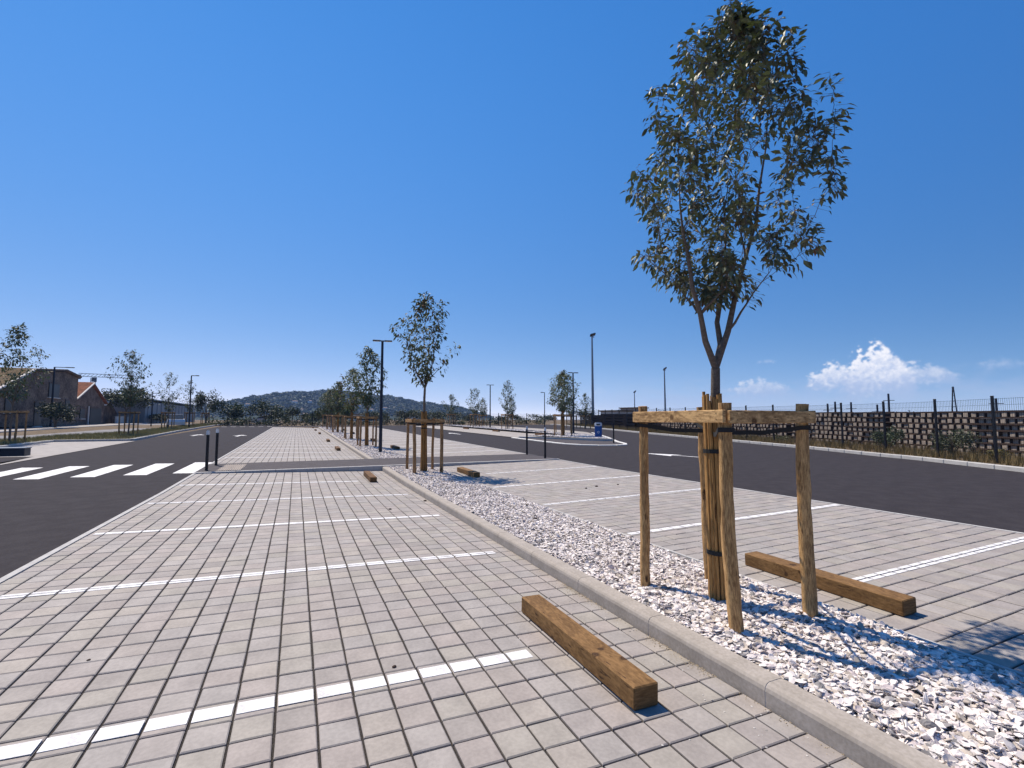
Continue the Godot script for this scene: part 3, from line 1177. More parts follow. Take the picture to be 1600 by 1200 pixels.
func left_side() -> void:
	# verge with its kerb
	var verge_pts := [Vector2(-8.75, -34.6), Vector2(-9.4, -50.0), Vector2(-9.9, -90.0), Vector2(-12.6, -90.0), Vector2(-12.4, -48.0), Vector2(-14.6, -41.0), Vector2(-14.6, -14.0), Vector2(-12.2, -14.0), Vector2(-12.2, -34.6)]
	var verge := structure("verge", flat_poly(verge_pts, 0.235), M["dry_grass_soil"], "dry grass verge left of the lane")
	var line := [Vector2(-12.2, -14.0), Vector2(-12.2, -34.6), Vector2(-8.7, -34.6), Vector2(-9.35, -50.0), Vector2(-9.85, -90.0)]
	for i in line.size() - 1:
		var a: Vector2 = line[i]
		var b: Vector2 = line[i + 1]
		var n := int(round(a.distance_to(b) / 1.5))
		for k in n:
			var p := a.lerp(b, (k + 0.5) / n)
			var l := a.distance_to(b) / n
			var o := part("kerb_stone", box_mesh(Vector3(0.16, 0.24, l - 0.01), 0.02), M["pale_kerb"], verge, Vector3(p.x, 0.138 + rise(p.y), p.y))
			o.rotation.y = atan2(b.x - a.x, b.y - a.y)
			o.rotation.x = 0.0
	grass_patch("verge_grass", "short dry green grass on the left verge", verge_pts, 9000, 0.16, Color(0.26, 0.225, 0.105), 0.9, 0.235, 401)
	# pale concrete bay
	var bay := structure("concrete_bay", flat_poly([Vector2(-8.3, -19.0), Vector2(-8.45, -34.4), Vector2(-12.1, -34.4), Vector2(-12.1, -23.9), Vector2(-8.75, -23.4)], 0.140), M["pale_concrete"], "pale concrete lay-by left of the lane")
	bay.set_meta("kind", "structure")
	structure("lay_by_asphalt", flat_poly([Vector2(-8.6, -10.0), Vector2(-8.75, -23.4), Vector2(-12.1, -23.9), Vector2(-12.1, -10.0)], 0.134), M["asphalt"], "asphalt in front of the dark block on the left")
	# service road behind the verge
	structure("service_road", flat_poly([Vector2(-14.7, -10.0), Vector2(-14.7, -41.0), Vector2(-12.7, -48.0), Vector2(-12.7, -95.0), Vector2(-21.8, -95.0), Vector2(-21.8, -10.0)], 0.150), M["old_road"], "worn grey service road behind the verge")
	structure("pavement", flat_poly([Vector2(-22.1, -10.0), Vector2(-22.1, -95.0), Vector2(-25.9, -95.0), Vector2(-25.9, -10.0)], 0.24), M["pale_concrete"], "pale pavement in front of the old buildings")
	var kb := structure("kerb", box_mesh(Vector3(0.2, 0.22, 85.0), 0.02), M["pale_kerb"], "kerb of the service road in front of the old buildings")
	kb.position = Vector3(-21.95, 0.16 + (rise(-10.0) + rise(-95.0)) * 0.5, -52.5)
	kb.rotation.x = atan2(rise(-95.0) - rise(-10.0), 85.0)
	# dark low block at the end of the lay-by
	var bl := thing("concrete_block", "low dark grey block at the left edge beside the pale lay-by", "block", Vector3(-10.7, 0.134 + rise(-24.2), -24.2))
	part("body", box_mesh(Vector3(2.9, 0.27, 0.5), 0.015, Vector3(0, 0.135, 0)), M["navy_metal"], bl)
	part("top_slab", box_mesh(Vector3(2.94, 0.04, 0.54), 0.01, Vector3(0, 0.292, 0)), M["grey_metal"], bl)
	old_buildings()


func wall_with_openings(called: String, pts: Array, x: float, depth: float, m: Material, parent: Node) -> void:
	# gable wall in the plane x, outline pts (z, y), running back to x - depth
	var p2 := PackedVector2Array(pts)
	var st := new_st()
	var idx := Geometry2D.triangulate_polygon(p2)
	var mid := Vector2.ZERO
	for p in pts:
		mid += p
	mid /= pts.size()
	for i in range(0, idx.size(), 3):
		for e in [0.0, -depth]:
			var t := []
			for k in 3:
				t.append(Vector3(x + e, p2[idx[i + k]].y, p2[idx[i + k]].x))
			poly(st, t, Vector3(x - depth * 0.5, mid.y, mid.x))
	for i in p2.size():
		var a := p2[i]
		var b := p2[(i + 1) % p2.size()]
		poly(st, [Vector3(x, a.y, a.x), Vector3(x, b.y, b.x), Vector3(x - depth, b.y, b.x), Vector3(x - depth, a.y, a.x)], Vector3(x - depth * 0.5, mid.y, mid.x))
	part(called, st.commit(), m, parent)


func roof_slab(called: String, a: Vector2, b: Vector2, x0: float, x1: float, thick: float, m: Material, parent: Node) -> Node3D:
	# a roof slope between two points (z, y) of the gable, from x0 back to x1
	var st := new_st()
	var up := Vector3(0, b.x - a.x, -(b.y - a.y))
	up = Vector3(0, absf(a.x - b.x), (b.y - a.y) * signf(a.x - b.x)).normalized() * thick
	var p := [Vector3(x0, a.y, a.x), Vector3(x0, b.y, b.x), Vector3(x1, b.y, b.x), Vector3(x1, a.y, a.x)]
	var mid := Vector3((x0 + x1) * 0.5, (a.y + b.y) * 0.5, (a.x + b.x) * 0.5) + up * 0.5
	var q := []
	for v in p:
		q.append(v + up)
	poly(st, q, mid)
	poly(st, p, mid)
	for k in 4:
		poly(st, [p[k], p[(k + 1) % 4], q[(k + 1) % 4], q[k]], mid)
	var o := part(called, st.commit(), m, parent)
	# rows of tiles down the slope
	var n := int(a.distance_to(b) / 0.45)
	for i in n:
		var t := (i + 0.5) / n
		var c := a.lerp(b, t)
		var row := part("tile_course", box_mesh(Vector3(absf(x1 - x0), 0.05, 0.40), 0.012), m, o, Vector3((x0 + x1) * 0.5, c.y, c.x) + up * 1.25)
		row.rotation.x = atan2(b.y - a.y, -(b.x - a.x)) + 0.05
	return o


func opening(parent: Node, called: String, x: float, z: float, y: float, w: float, h: float) -> void:
	var o := part(called, box_mesh(Vector3(0.10, h, w), 0.01), M["opening"], parent, Vector3(x + 0.03, y, z))
	part("frame", box_mesh(Vector3(0.14, 0.12, w + 0.24), 0.01), M["house_wall"], o, Vector3(0.02, h * 0.5 + 0.06, 0))
	part("sill", box_mesh(Vector3(0.22, 0.10, w + 0.20), 0.01), M["verge_trim"], o, Vector3(0.05, -h * 0.5 - 0.05, 0))


func old_buildings() -> void:
	var g := 0.9
	var t := thing("old_barn", "large old brown masonry barn with mossy tiled roof at the far left", "barn")
	wall_with_openings("wall", [Vector2(-61.0, g), Vector2(-61.0, 4.45), Vector2(-67.2, 6.75), Vector2(-75.6, 7.45), Vector2(-79.7, 7.0), Vector2(-79.7, g)], -26.0, 16.0, M["barn_wall"], t)
	roof_slab("roof", Vector2(-60.4, 4.3), Vector2(-67.2, 6.85), -25.7, -42.5, 0.16, M["old_tile"], t)
	roof_slab("roof", Vector2(-67.2, 6.85), Vector2(-75.6, 7.55), -25.7, -42.5, 0.14, M["barn_wall"], t)
	roof_slab("roof", Vector2(-79.9, 7.05), Vector2(-75.6, 7.55), -25.7, -42.5, 0.14, M["barn_wall"], t)
	var rake := part("verge_board", box_mesh(Vector3(0.3, 0.2, 7.3), 0.02), M["verge_trim"], t, Vector3(-25.6, 5.65, -63.8))
	rake.rotation.x = atan2(2.55, 6.8)
	opening(t, "doorway", -26.0, -69.5, 2.2, 1.6, 2.6)
	opening(t, "window", -26.0, -73.0, 5.0, 2.6, 1.6)
	opening(t, "window", -26.0, -63.4, 3.0, 1.1, 1.4)
	opening(t, "window", -26.0, -76.8, 3.2, 1.2, 1.6)
	var b := thing("gabled_house", "brown gabled house with bright red tile roof behind the barn", "house")
	wall_with_openings("wall", [Vector2(-80.8, g), Vector2(-80.8, 4.35), Vector2(-86.0, 6.6), Vector2(-91.5, 4.1), Vector2(-91.5, g)], -26.6, 12.0, M["house_wall"], b)
	roof_slab("roof", Vector2(-80.3, 4.2), Vector2(-86.0, 6.72), -26.3, -39.0, 0.14, M["red_tile"], b)
	roof_slab("roof", Vector2(-92.0, 3.95), Vector2(-86.0, 6.72), -26.3, -39.0, 0.14, M["red_tile"], b)
	var rk := part("verge_board", box_mesh(Vector3(0.2, 0.14, 6.2), 0.02), M["verge_trim"], b, Vector3(-26.2, 5.55, -83.1))
	rk.rotation.x = atan2(2.5, 5.7)
	opening(b, "garage_door", -26.6, -88.2, 2.1, 4.2, 2.3)
	opening(b, "window", -26.6, -83.4, 2.4, 1.5, 1.3)
	part("pipe", box_mesh(Vector3(0.12, 2.6, 0.25), 0.01), M["verge_trim"], b, Vector3(-26.45, 2.2, -85.2))
	var sh := thing("lean_to_shed", "small low shed right of the gabled house", "shed")
	wall_with_openings("wall", [Vector2(-93.0, g), Vector2(-93.0, 3.7), Vector2(-95.2, 4.5), Vector2(-99.0, 2.6), Vector2(-99.0, g)], -27.0, 6.0, M["house_wall"], sh)
	roof_slab("roof", Vector2(-93.0, 3.75), Vector2(-95.2, 4.55), -26.8, -33.5, 0.1, M["verge_trim"], sh)
	var wh := thing("warehouse", "long grey metal warehouse behind the left verge trees", "warehouse")
	part("wall", box_mesh(Vector3(8.0, 4.2, 44.0), 0.02, Vector3(-27.5, 2.6, -122.0)), M["steel_sheet"], wh)
	var wr := part("roof", box_mesh(Vector3(8.6, 0.2, 44.6), 0.02), M["grey_metal"], wh, Vector3(-27.5, 4.85, -122.0))
	wr.rotation.z = 0.07
	for i in 14:
		part("cladding_rib", box_mesh(Vector3(0.08, 4.1, 0.12), 0.01), M["grey_metal"], wh, Vector3(-23.46, 2.6, -101.5 - i * 3.0))


# ------------------------------------------------------------------ right side
func right_side() -> void:
	# kerb of the right lane
	var root := Node3D.new()
	root.name = numbered("kerb")
	add_child(root)
	tag(root, "pale concrete kerb of the right lane in front of the fence", "", "", "structure")
	var z := 2.0
	var step := 1.0
	while z > -70.0:
		var a := Vector2(right_edge(z), z)
		var dz := step / sqrt(1.0 + pow((right_edge(z - 0.5) - right_edge(z)) / 0.5, 2.0))
		var b := Vector2(right_edge(z - dz), z - dz)
		var p := (a + b) * 0.5
		var o := part("kerb_stone", box_mesh(Vector3(0.17, 0.26, a.distance_to(b) - 0.008), 0.02), M["pale_kerb"], root, Vector3(p.x, 0.125 + rise(p.y), p.y))
		o.rotation.y = atan2(b.x - a.x, b.y - a.y)
		z -= dz
		step = 1.0 if z > -30.0 else 2.0
	# strip of weeds up to the fence and the yard behind it
	var strip := []
	var outer := []
	for q in [2.0, -3.5, -6.6, -10.3, -15.4, -20.7, -28.0, -34.9, -47.5, -63.0, -70.0]:
		strip.append(Vector2(right_edge(q) + 0.06, q))
		outer.push_front(Vector2(right_edge(q) + 5.0, q))
	structure("weedy_strip", flat_poly(strip + outer, 0.20), M["dirt"], "dry earth strip between right kerb and sleepers")
	var narrow := []
	for q in [-3.5, -6.6, -10.3, -15.4, -20.7, -28.0, -34.9, -47.5, -63.0]:
		narrow.push_front(Vector2(right_edge(q) + 3.6, q))
	grass_patch("dry_grass", "straw-coloured dry grass along the mesh fence", strip.slice(1, 10) + narrow, 7000, 0.34, Color(0.20, 0.135, 0.055), 0.7, 0.20, 402)
	fence()
	sleepers()
	shrubs()
	masts()


func fence() -> void:
	var f := thing("mesh_fence", "black welded mesh fence with square posts along the right lane", "fence")
	var pts := []
	var z := -1.0
	while z > -66.0:
		pts.append(Vector2(right_edge(z) + 1.05, z))
		var s: float = (right_edge(z - 0.5) - right_edge(z)) / 0.5
		z -= 2.5 / sqrt(1.0 + s * s)
	var post := box_mesh(Vector3(0.072, 2.2, 0.072), 0.008, Vector3(0, 1.1, 0))
	for i in pts.size():
		var p: Vector2 = pts[i]
		var o := part("post", post, M["black_metal"], f, Vector3(p.x, 0.19 + rise(p.y), p.y))
		part("cap", box_mesh(Vector3(0.08, 0.03, 0.08), 0.008, Vector3(0, 2.21, 0)), M["black_metal"], o)
		if i == pts.size() - 1:
			continue
		var q: Vector2 = pts[i + 1]
		var l := p.distance_to(q) - 0.09
		var st := new_st()
		for k in 11:
			plain_box(st, Vector3(0, 0.12 + k * 0.2, 0), Vector3(0.007, 0.007, l))
		var nv := 34
		for k in nv:
			plain_box(st, Vector3(0.006, 1.12, -l * 0.5 + (k + 0.5) * l / nv), Vector3(0.0045, 2.03, 0.0045))
		var m := (p + q) * 0.5
		var w := part("mesh_panel", st.commit(), M["black_metal"], f, Vector3(m.x, 0.19 + rise(m.y), m.y))
		w.rotation.y = atan2(q.x - p.x, q.y - p.y)
		w.set_meta("kind", "stuff")


func sleepers() -> void:
	# railway sleepers stacked crosswise on battens; their pale ends face the car park
	var body := box_mesh(Vector3(2.5, 0.19, 0.225), 0.012, Vector3(1.27, 0.095, 0))
	var sawn := box_mesh(Vector3(0.03, 0.182, 0.217), 0.008, Vector3(0.012, 0.095, 0))
	var r := RandomNumberGenerator.new()
	r.seed = 55
	var spots := []
	var bats := []
	var z := -2.0
	var bay := 0
	while z > -46.0:
		var s: float = (right_edge(z - 1.0) - right_edge(z + 1.0)) / 2.0
		var x := right_edge(z) + 5.0
		var turn := atan(s)
		var dz := 0.345 / sqrt(1.0 + s * s)
		var rows := 7
		var skip := (bay % 21) == 20
		for k in rows:
			if skip:
				continue
			var jitter := r.randf_range(-0.05, 0.09)
			var off := 0.0 if k % 2 == 0 else 0.06
			spots.append([Vector3(x + jitter, 0.10 + rise(z) + k * 0.262 + 0.06, z - off), -turn])
		bay += 1
		z -= dz
	# battens between the layers, 3.4 m each
	var zb := -2.0
	var bt := box_mesh(Vector3(0.11, 0.066, 3.44), 0.006)
	var bn := 0
	var stackbase := thing("timber_battens", "dark timber battens between the layers of stacked sleepers behind the fence", "battens")
	while zb > -45.0:
		var s: float = (right_edge(zb - 2.0) - right_edge(zb)) / 2.0
		var l := 3.45 / sqrt(1.0 + s * s)
		for k in 8:
			for e in [0.08, 1.3, 2.3]:
				var o := part("batten", bt, M["batten"], stackbase, Vector3((right_edge(zb) + right_edge(zb - l)) * 0.5 + 5.0 + e, 0.10 + rise(zb - l * 0.5) + k * 0.262 + 0.026, zb - l * 0.5))
				o.rotation.y = atan2(right_edge(zb - l) - right_edge(zb), -l)
				bn += 1
		zb -= l
	var view := cam.transform.affine_inverse()
	for sp in spots:
		var q: Vector3 = view * sp[0]
		var seen := q.z < -1.0 and absf(q.x) < -q.z * 1.10
		sp.append(q.length() if seen else 900.0)
	spots.sort_custom(func(u, v): return u[2] < v[2])
	var rest := []
	var n := 0
	for sp in spots:
		var basis := Basis(Vector3.UP, sp[1] + r.randf_range(-0.02, 0.02))
		if n < 290 and sp[2] < 900.0:
			var o := part("railway_sleeper", body, M["old_timber"], self)
			part("pale_end", sawn, M["sleeper"], o)
			tag(o, "pale-ended railway sleeper in the long stack behind the right fence", "sleeper", "railway sleepers stacked behind the fence")
			o.transform = Transform3D(basis, sp[0])
			n += 1
		elif sp[2] < 900.0:
			rest.append(Transform3D(basis, sp[0]))
	var o2 := Node3D.new()
	o2.name = numbered("sleeper_stack")
	add_child(o2)
	multi_part("sleepers", body, M["old_timber"], rest, [], o2)
	multi_part("pale_ends", sawn, M["sleeper"], rest, [], o2)
	tag(o2, "far stacked railway sleepers behind the fence towards the middle", "sleepers", "", "stuff")
	# older tarred sleepers in loose piles further down
	for q in [[36.0, -42.0, 7.0, 1.9], [39.0, -50.0, 8.0, 2.1], [42.5, -58.0, 8.0, 1.8], [45.5, -66.0, 7.0, 1.9]]:
		var t := thing("tarred_sleeper_pile", ["dark tarred sleeper pile behind the fence, nearest of the four dark piles", "dark tarred sleeper pile behind the fence, second of the four dark piles", "dark tarred sleeper pile behind the fence, third of the four dark piles", "dark tarred sleeper pile behind the fence, farthest of the four dark piles"][used.get("tarred_sleeper_pile", -1) + 1], "sleepers", Vector3(q[0], 0.1 + rise(q[1]), q[1]), 0.28, "dark sleeper piles behind the fence")
		var layers := int(q[3] / 0.2)
		for k in layers:
			var nn := 5
			for i in nn:
				var o := part("sleeper", box_mesh(Vector3(2.4, 0.16, 0.24) if k % 2 == 0 else Vector3(0.24, 0.16, q[2] * 0.95), 0.0), M["dark_brown"], t)
				o.position = Vector3(0, 0.09 + k * 0.185, -q[2] * 0.42 + i * q[2] * 0.21) if k % 2 == 0 else Vector3(-1.0 + i * 0.5, 0.09 + k * 0.185, 0)
				o.rotation.y = r.randf_range(-0.03, 0.03)


func leafy_lump(st: SurfaceTool, r: RandomNumberGenerator, c: Vector3, rad: Vector3, n: int, size: float, col: Color, vary: float) -> void:
	# leaf-sized faces spread through an uneven lump
	var nz := FastNoiseLite.new()
	nz.seed = r.randi() % 9999
	nz.frequency = 1.4
	for i in n:
		var d := Vector3(r.randfn(), r.randfn(), r.randfn()).normalized()
		var k := pow(r.randf(), 0.45) * (0.78 + 0.5 * nz.get_noise_3dv(d * 1.2))
		var p := c + Vector3(d.x * rad.x, d.y * rad.y, d.z * rad.z) * k
		var a := Vector3(r.randfn(), r.randfn() * 0.7, r.randfn()).normalized() * size * r.randf_range(0.6, 1.3)
		var b := a.cross(Vector3(r.randfn(), r.randfn(), r.randfn())).normalized() * size * r.randf_range(0.3, 0.5)
		var q := col * r.randf_range(1.0 - vary, 1.0 + vary)
		q.a = 1.0
		st.set_color(q)
		tri(st, p - a, p + b, p + a)
		tri(st, p - a, p + a, p - b)


func bush(called: String, label: String, category: String, at: Vector3, size: Vector3, n: int, leaf: float, col: Color, group := "", seed_ := 1, trunk := 0.0) -> Node3D:
	var r := RandomNumberGenerator.new()
	r.seed = seed_
	var t := thing(called, label, category, at, 0.0, group)
	var st := new_st()
	var lobes := 7
	for i in lobes:
		var a := TAU * i / lobes + r.randf()
		var q := r.randf_range(0.25, 0.6)
		var c := Vector3(cos(a) * size.x * q, trunk + size.y * r.randf_range(0.32, 0.72), sin(a) * size.z * q)
		leafy_lump(st, r, c, Vector3(size.x, size.y * 0.75, size.z) * r.randf_range(0.34, 0.58), n / lobes, leaf, col * r.randf_range(0.8, 1.25), 0.35)
	part("crown", st.commit(), M["far_leaf"], t)
	var sb := new_st()
	for i in 5:
		var a := TAU * i / 5.0 + r.randf()
		var e := Vector3(cos(a) * size.x * 0.45, trunk + size.y * 0.6, sin(a) * size.z * 0.45)
		tube(sb, [Vector3(cos(a) * 0.05, -0.05, sin(a) * 0.05), Vector3(cos(a) * 0.1, maxf(trunk, size.y * 0.2), sin(a) * 0.1), e], [0.02 * size.y + 0.01, 0.015 * size.y + 0.008, 0.006], 5)
	part("trunk", sb.commit(), M["bark"], t)
	return t


func shrubs() -> void:
	bush("fence_shrub", "grey-green bushy shrub growing through the fence, left of two", "shrub", Vector3(24.35, 0.18, -12.9), Vector3(0.95, 1.25, 0.8), 1500, 0.05, Color(0.085, 0.105, 0.055), "shrubs at the fence", 501)
	bush("fence_shrub", "larger grey-green shrub growing through the fence near the right edge", "shrub", Vector3(22.95, 0.18, -9.95), Vector3(1.05, 1.35, 0.95), 1900, 0.05, Color(0.095, 0.105, 0.06), "shrubs at the fence", 502)
	bush("weed_clump", "yellow-green weed clump at the foot of the fence, far right", "weeds", Vector3(22.2, 0.18, -8.4), Vector3(0.5, 0.55, 0.45), 500, 0.04, Color(0.17, 0.14, 0.05), "weeds at the fence", 503)
	bush("weed_clump", "low green weeds at the fence behind the staked tree", "weeds", Vector3(26.3, 0.22, -19.6), Vector3(0.8, 0.6, 0.7), 500, 0.05, Color(0.12, 0.12, 0.05), "weeds at the fence", 504)
	bush("weed_clump", "brownish weeds at the kerb right of the staked tree", "weeds", Vector3(26.8, 0.25, -22.5), Vector3(1.0, 0.55, 0.7), 500, 0.05, Color(0.16, 0.12, 0.055), "weeds at the fence", 505)


func masts() -> void:
	# floodlight masts behind the fence
	for q in [[47.2, -70.7, 15.6, 0.17, "tall grey floodlight mast, tallest of three behind the fence"], [73.4, -81.9, 11.7, 0.15, "grey floodlight mast just left of the staked tree, middle height of three"], [99.6, -125.2, 9.4, 0.14, "small far floodlight mast, shortest of three behind the fence"]]:
		var at := Vector3(q[0], 0.1 + rise(q[1]), q[1])
		var t := thing("floodlight_mast", q[4], "floodlight", at, 0.6, "floodlight masts")
		var st := new_st()
		tube(st, [Vector3.ZERO, Vector3(0, q[2] * 0.5, 0), Vector3(0, q[2], 0)], [q[3] * 1.6, q[3] * 1.2, q[3] * 0.8], 10)
		part("pole", st.commit(), M["grey_metal"], t)
		part("crossbar", box_mesh(Vector3(1.7, 0.14, 0.14), 0.01, Vector3(0.1, q[2] - 0.1, 0)), M["grey_metal"], t)
		for s in [-0.55, 0.35, 0.85]:
			var h := part("floodlight", box_mesh(Vector3(0.55, 0.5, 0.22), 0.03), M["navy_metal"], t, Vector3(s, q[2] + 0.18 + s * 0.25, 0.1))
			h.rotation = Vector3(0.5, 0, 0.35)
	# poles and a pylon of the railway beyond
	var poles := [[1, 75.9, -48.35, 3.0], [2, 76.4, -47.5, 3.3], [3, 77.5, -45.8, 3.2], [4, 79.7, -41.8, 4.4], [5, 84.25, -31.6, 3.5], [6, 79.0, -43.0, 2.8]]
	var words := ["thin dark pole on the skyline, leftmost beyond the fence", "thin dark pole on the skyline, second from left beyond the fence", "thin dark pole on the skyline, third from left beyond the fence", "tall dark pole on the skyline beyond the shrub left of the pylon", "dark pole with crossarm on the skyline right of the pylon", "short dark pole on the skyline just left of the tall one"]
	for i in poles.size():
		var q: Array = poles[i]
		var t := thing("railway_pole", words[i], "pole", Vector3(q[1], 0.1 + rise(q[2]), q[2]), 0.0, "railway poles on the skyline")
		var st := new_st()
		tube(st, [Vector3.ZERO, Vector3(0, q[3] + 0.6, 0)], [0.16, 0.13], 8)
		part("pole", st.commit(), M["navy_metal"], t)
		part("crossarm", box_mesh(Vector3(0.08, 0.09, 1.5), 0.01, Vector3(0, q[3] + (0.3 if i == 4 else 0.0) - 0.4, 0)), M["navy_metal"], t)
	var py := thing("pylon", "pointed A-shaped steel pylon on the right skyline", "pylon", Vector3(82.7, 0.1 + rise(-35.4), -35.4), 0.9)
	for s in [-1.0, 1.0]:
		var st := new_st()
		tube(st, [Vector3(s * 0.75, 0, 0), Vector3(s * 0.12, 5.4, 0)], [0.10, 0.08], 6)
		part("leg", st.commit(), M["navy_metal"], py)
	for k in 6:
		var y := 0.6 + k * 0.8
		part("brace", box_mesh(Vector3(1.5 * (1.0 - y / 6.4), 0.07, 0.07), 0.0, Vector3(0, y, 0)), M["navy_metal"], py)
	part("head", box_mesh(Vector3(0.22, 0.5, 0.16), 0.01, Vector3(0, 5.55, 0)), M["navy_metal"], py)
	# canopy roofs low on the skyline
	for q in [[72.0, -53.0, 6.0, 1.9, "flat grey platform canopy low on the skyline, left one"], [84.0, -38.5, 9.0, 1.8, "flat grey platform canopy low on the skyline, right one"]]:
		var t := thing("platform_canopy", q[4], "canopy", Vector3(q[0], 0.1 + rise(q[1]), q[1]), 0.5, "platform canopies on the skyline")
		part("roof", box_mesh(Vector3(1.6, 0.12, q[2]), 0.02, Vector3(0, q[3] + 0.35, 0)), M["grey_metal"], t)
		for s in [-0.3, 0.3]:
			part("post", box_mesh(Vector3(0.14, q[3] + 0.3, 0.14), 0.01, Vector3(0, (q[3] + 0.3) * 0.5, q[2] * s)), M["grey_metal"], t)


# ------------------------------------------------------------------ far side
func polar(az: float, d: float, y := 0.0) -> Vector3:
	var a := deg_to_rad(az)
	return Vector3(sin(a) * d, y, -cos(a) * d)


func far_side() -> void:
	# wooded hill
	var crest := [[-26.0, 1.0], [-18.0, 8.0], [-9.5, 19.0], [-7.1, 28.0], [-5.7, 33.5], [-4.0, 39.0], [-1.5, 45.5], [1.0, 49.5], [3.0, 51.5], [6.4, 50.0], [9.2, 44.0], [10.6, 39.5], [13.6, 32.0], [15.8, 27.5], [18.1, 24.0], [20.0, 13.5], [22.0, 3.0], [26.0, 0.5]]
	var nz := FastNoiseLite.new()
	nz.seed = 3
	nz.frequency = 0.022
	nz.fractal_octaves = 4
	var st := new_st()
	var na := 240
	var nd := 18
	var grid := []
	for j in nd + 1:
		var row := []
		for i in na + 1:
			var az := lerpf(-26.0, 26.0, float(i) / na)
			var h := 0.0
			for k in crest.size() - 1:
				if az >= crest[k][0] and az <= crest[k + 1][0]:
					h = lerpf(crest[k][1], crest[k + 1][1], (az - crest[k][0]) / (crest[k + 1][0] - crest[k][0]))
			var t := float(j) / nd
			var d := lerpf(620.0, 1150.0, t)
			var up := smoothstep(0.0, 0.55, t) if t < 0.55 else 1.0 - 0.55 * smoothstep(0.55, 1.0, t)
			var p := polar(az, d)
			var bump := nz.get_noise_2d(p.x, p.z) * 4.2 + nz.get_noise_2d(p.x * 4.0, p.z * 4.0) * 2.4
			# the crest lies at 0.55 of the depth; heights were read for 900 m
			p.y = h * 0.96 * up + bump * clampf(h / 20.0, 0.0, 1.0) * (0.4 + 0.6 * up)
			row.append(p)
		grid.append(row)
	for j in nd:
		for i in na:
			tri(st, grid[j][i], grid[j + 1][i], grid[j + 1][i + 1])
			tri(st, grid[j][i], grid[j + 1][i + 1], grid[j][i + 1])
	var hill := structure("hill", st.commit(), M["hill"], "long wooded hill on the horizon")
	# woods on it: crowns too far off to count
	var r := RandomNumberGenerator.new()
	r.seed = 900
	var xf := []
	var cols := []
	for i in 5200:
		var u := r.randf() * (na - 1)
		var v := r.randf_range(0.15, 0.62) * nd
		var p: Vector3 = grid[int(v)][int(u)].lerp(grid[int(v) + 1][int(u) + 1], fmod(v, 1.0))
		if p.y < 4.0:
			continue
		var s := r.randf_range(3.0, 6.5)
		xf.append(Transform3D(Basis(Vector3.UP, r.randf() * TAU).scaled(Vector3(s, s * r.randf_range(0.6, 0.9), s)), p + Vector3(0, s * 0.15, 0)))
		var c := Color(0.066, 0.090, 0.046).lerp(Color(0.12, 0.12, 0.07), r.randf() * 0.5) * r.randf_range(0.7, 1.3)
		c.a = 1.0
		cols.append(c)
	var lump := new_st()
	leafy_lump(lump, r, Vector3.ZERO, Vector3.ONE, 60, 0.42, Color.WHITE, 0.2)
	var woods := multi_part("hill_woods", lump.commit(), M["far_leaf"], xf, cols, self)
	tag(woods, "dark woods covering the far hill", "woods", "", "stuff")
	# houses among the trees
	var hn := 0
	for q in [[-0.2, 0.30], [0.6, 0.22], [1.5, 0.33], [-1.6, 0.26], [2.6, 0.18], [3.9, 0.30], [5.2, 0.2], [6.6, 0.26], [8.0, 0.2], [9.4, 0.24], [-3.0, 0.2], [11.2, 0.22], [-4.6, 0.3], [1.0, 0.12], [7.2, 0.12]]:
		var i := int((q[0] + 26.0) / 52.0 * na)
		var p: Vector3 = grid[int(q[1] * nd)][i]
		hn += 1
		var t := thing("hillside_house", "small pale house among the trees on the far hillside", "house", p + Vector3(0, 1.5, 0), r.randf() * 1.2, "houses on the far hill")
		part("wall", box_mesh(Vector3(r.randf_range(6, 12), 5.0, 6.0), 0.05, Vector3(0, 2.5, 0)), M["white_wall"], t)
		var rs := new_st()
		poly(rs, [Vector3(-6, 5, 3.4), Vector3(6, 5, 3.4), Vector3(6, 6.6, 0), Vector3(-6, 6.6, 0)], Vector3(0, 4, 0))
		poly(rs, [Vector3(-6, 5, -3.4), Vector3(6, 5, -3.4), Vector3(6, 6.6, 0), Vector3(-6, 6.6, 0)], Vector3(0, 4, 0))
		part("roof", rs.commit(), M["far_roof"], t)
		t.scale = Vector3.ONE * 0.62
	# fence at the far end
	var f := thing("end_fence", "dark mesh fence across the far end of the car park", "fence")
	var x := -8.0
	while x < 36.0:
		part("post", box_mesh(Vector3(0.08, 1.9, 0.08), 0.0, Vector3(0, 0.95, 0)), M["black_metal"], f, Vector3(x, 0.1 + rise(-71.0), -71.0))
		var sw := new_st()
		for k in 6:
			plain_box(sw, Vector3(1.25, 0.1 + k * 0.33, 0), Vector3(2.42, 0.012, 0.012))
		for k in 20:
			plain_box(sw, Vector3(0.06 + k * 0.125, 0.92, 0.008), Vector3(0.010, 1.75, 0.010))
		var w := part("mesh_panel", sw.commit(), M["black_metal"], f, Vector3(x, 0.1 + rise(-71.0), -71.0))
		w.set_meta("kind", "stuff")
		x += 2.5
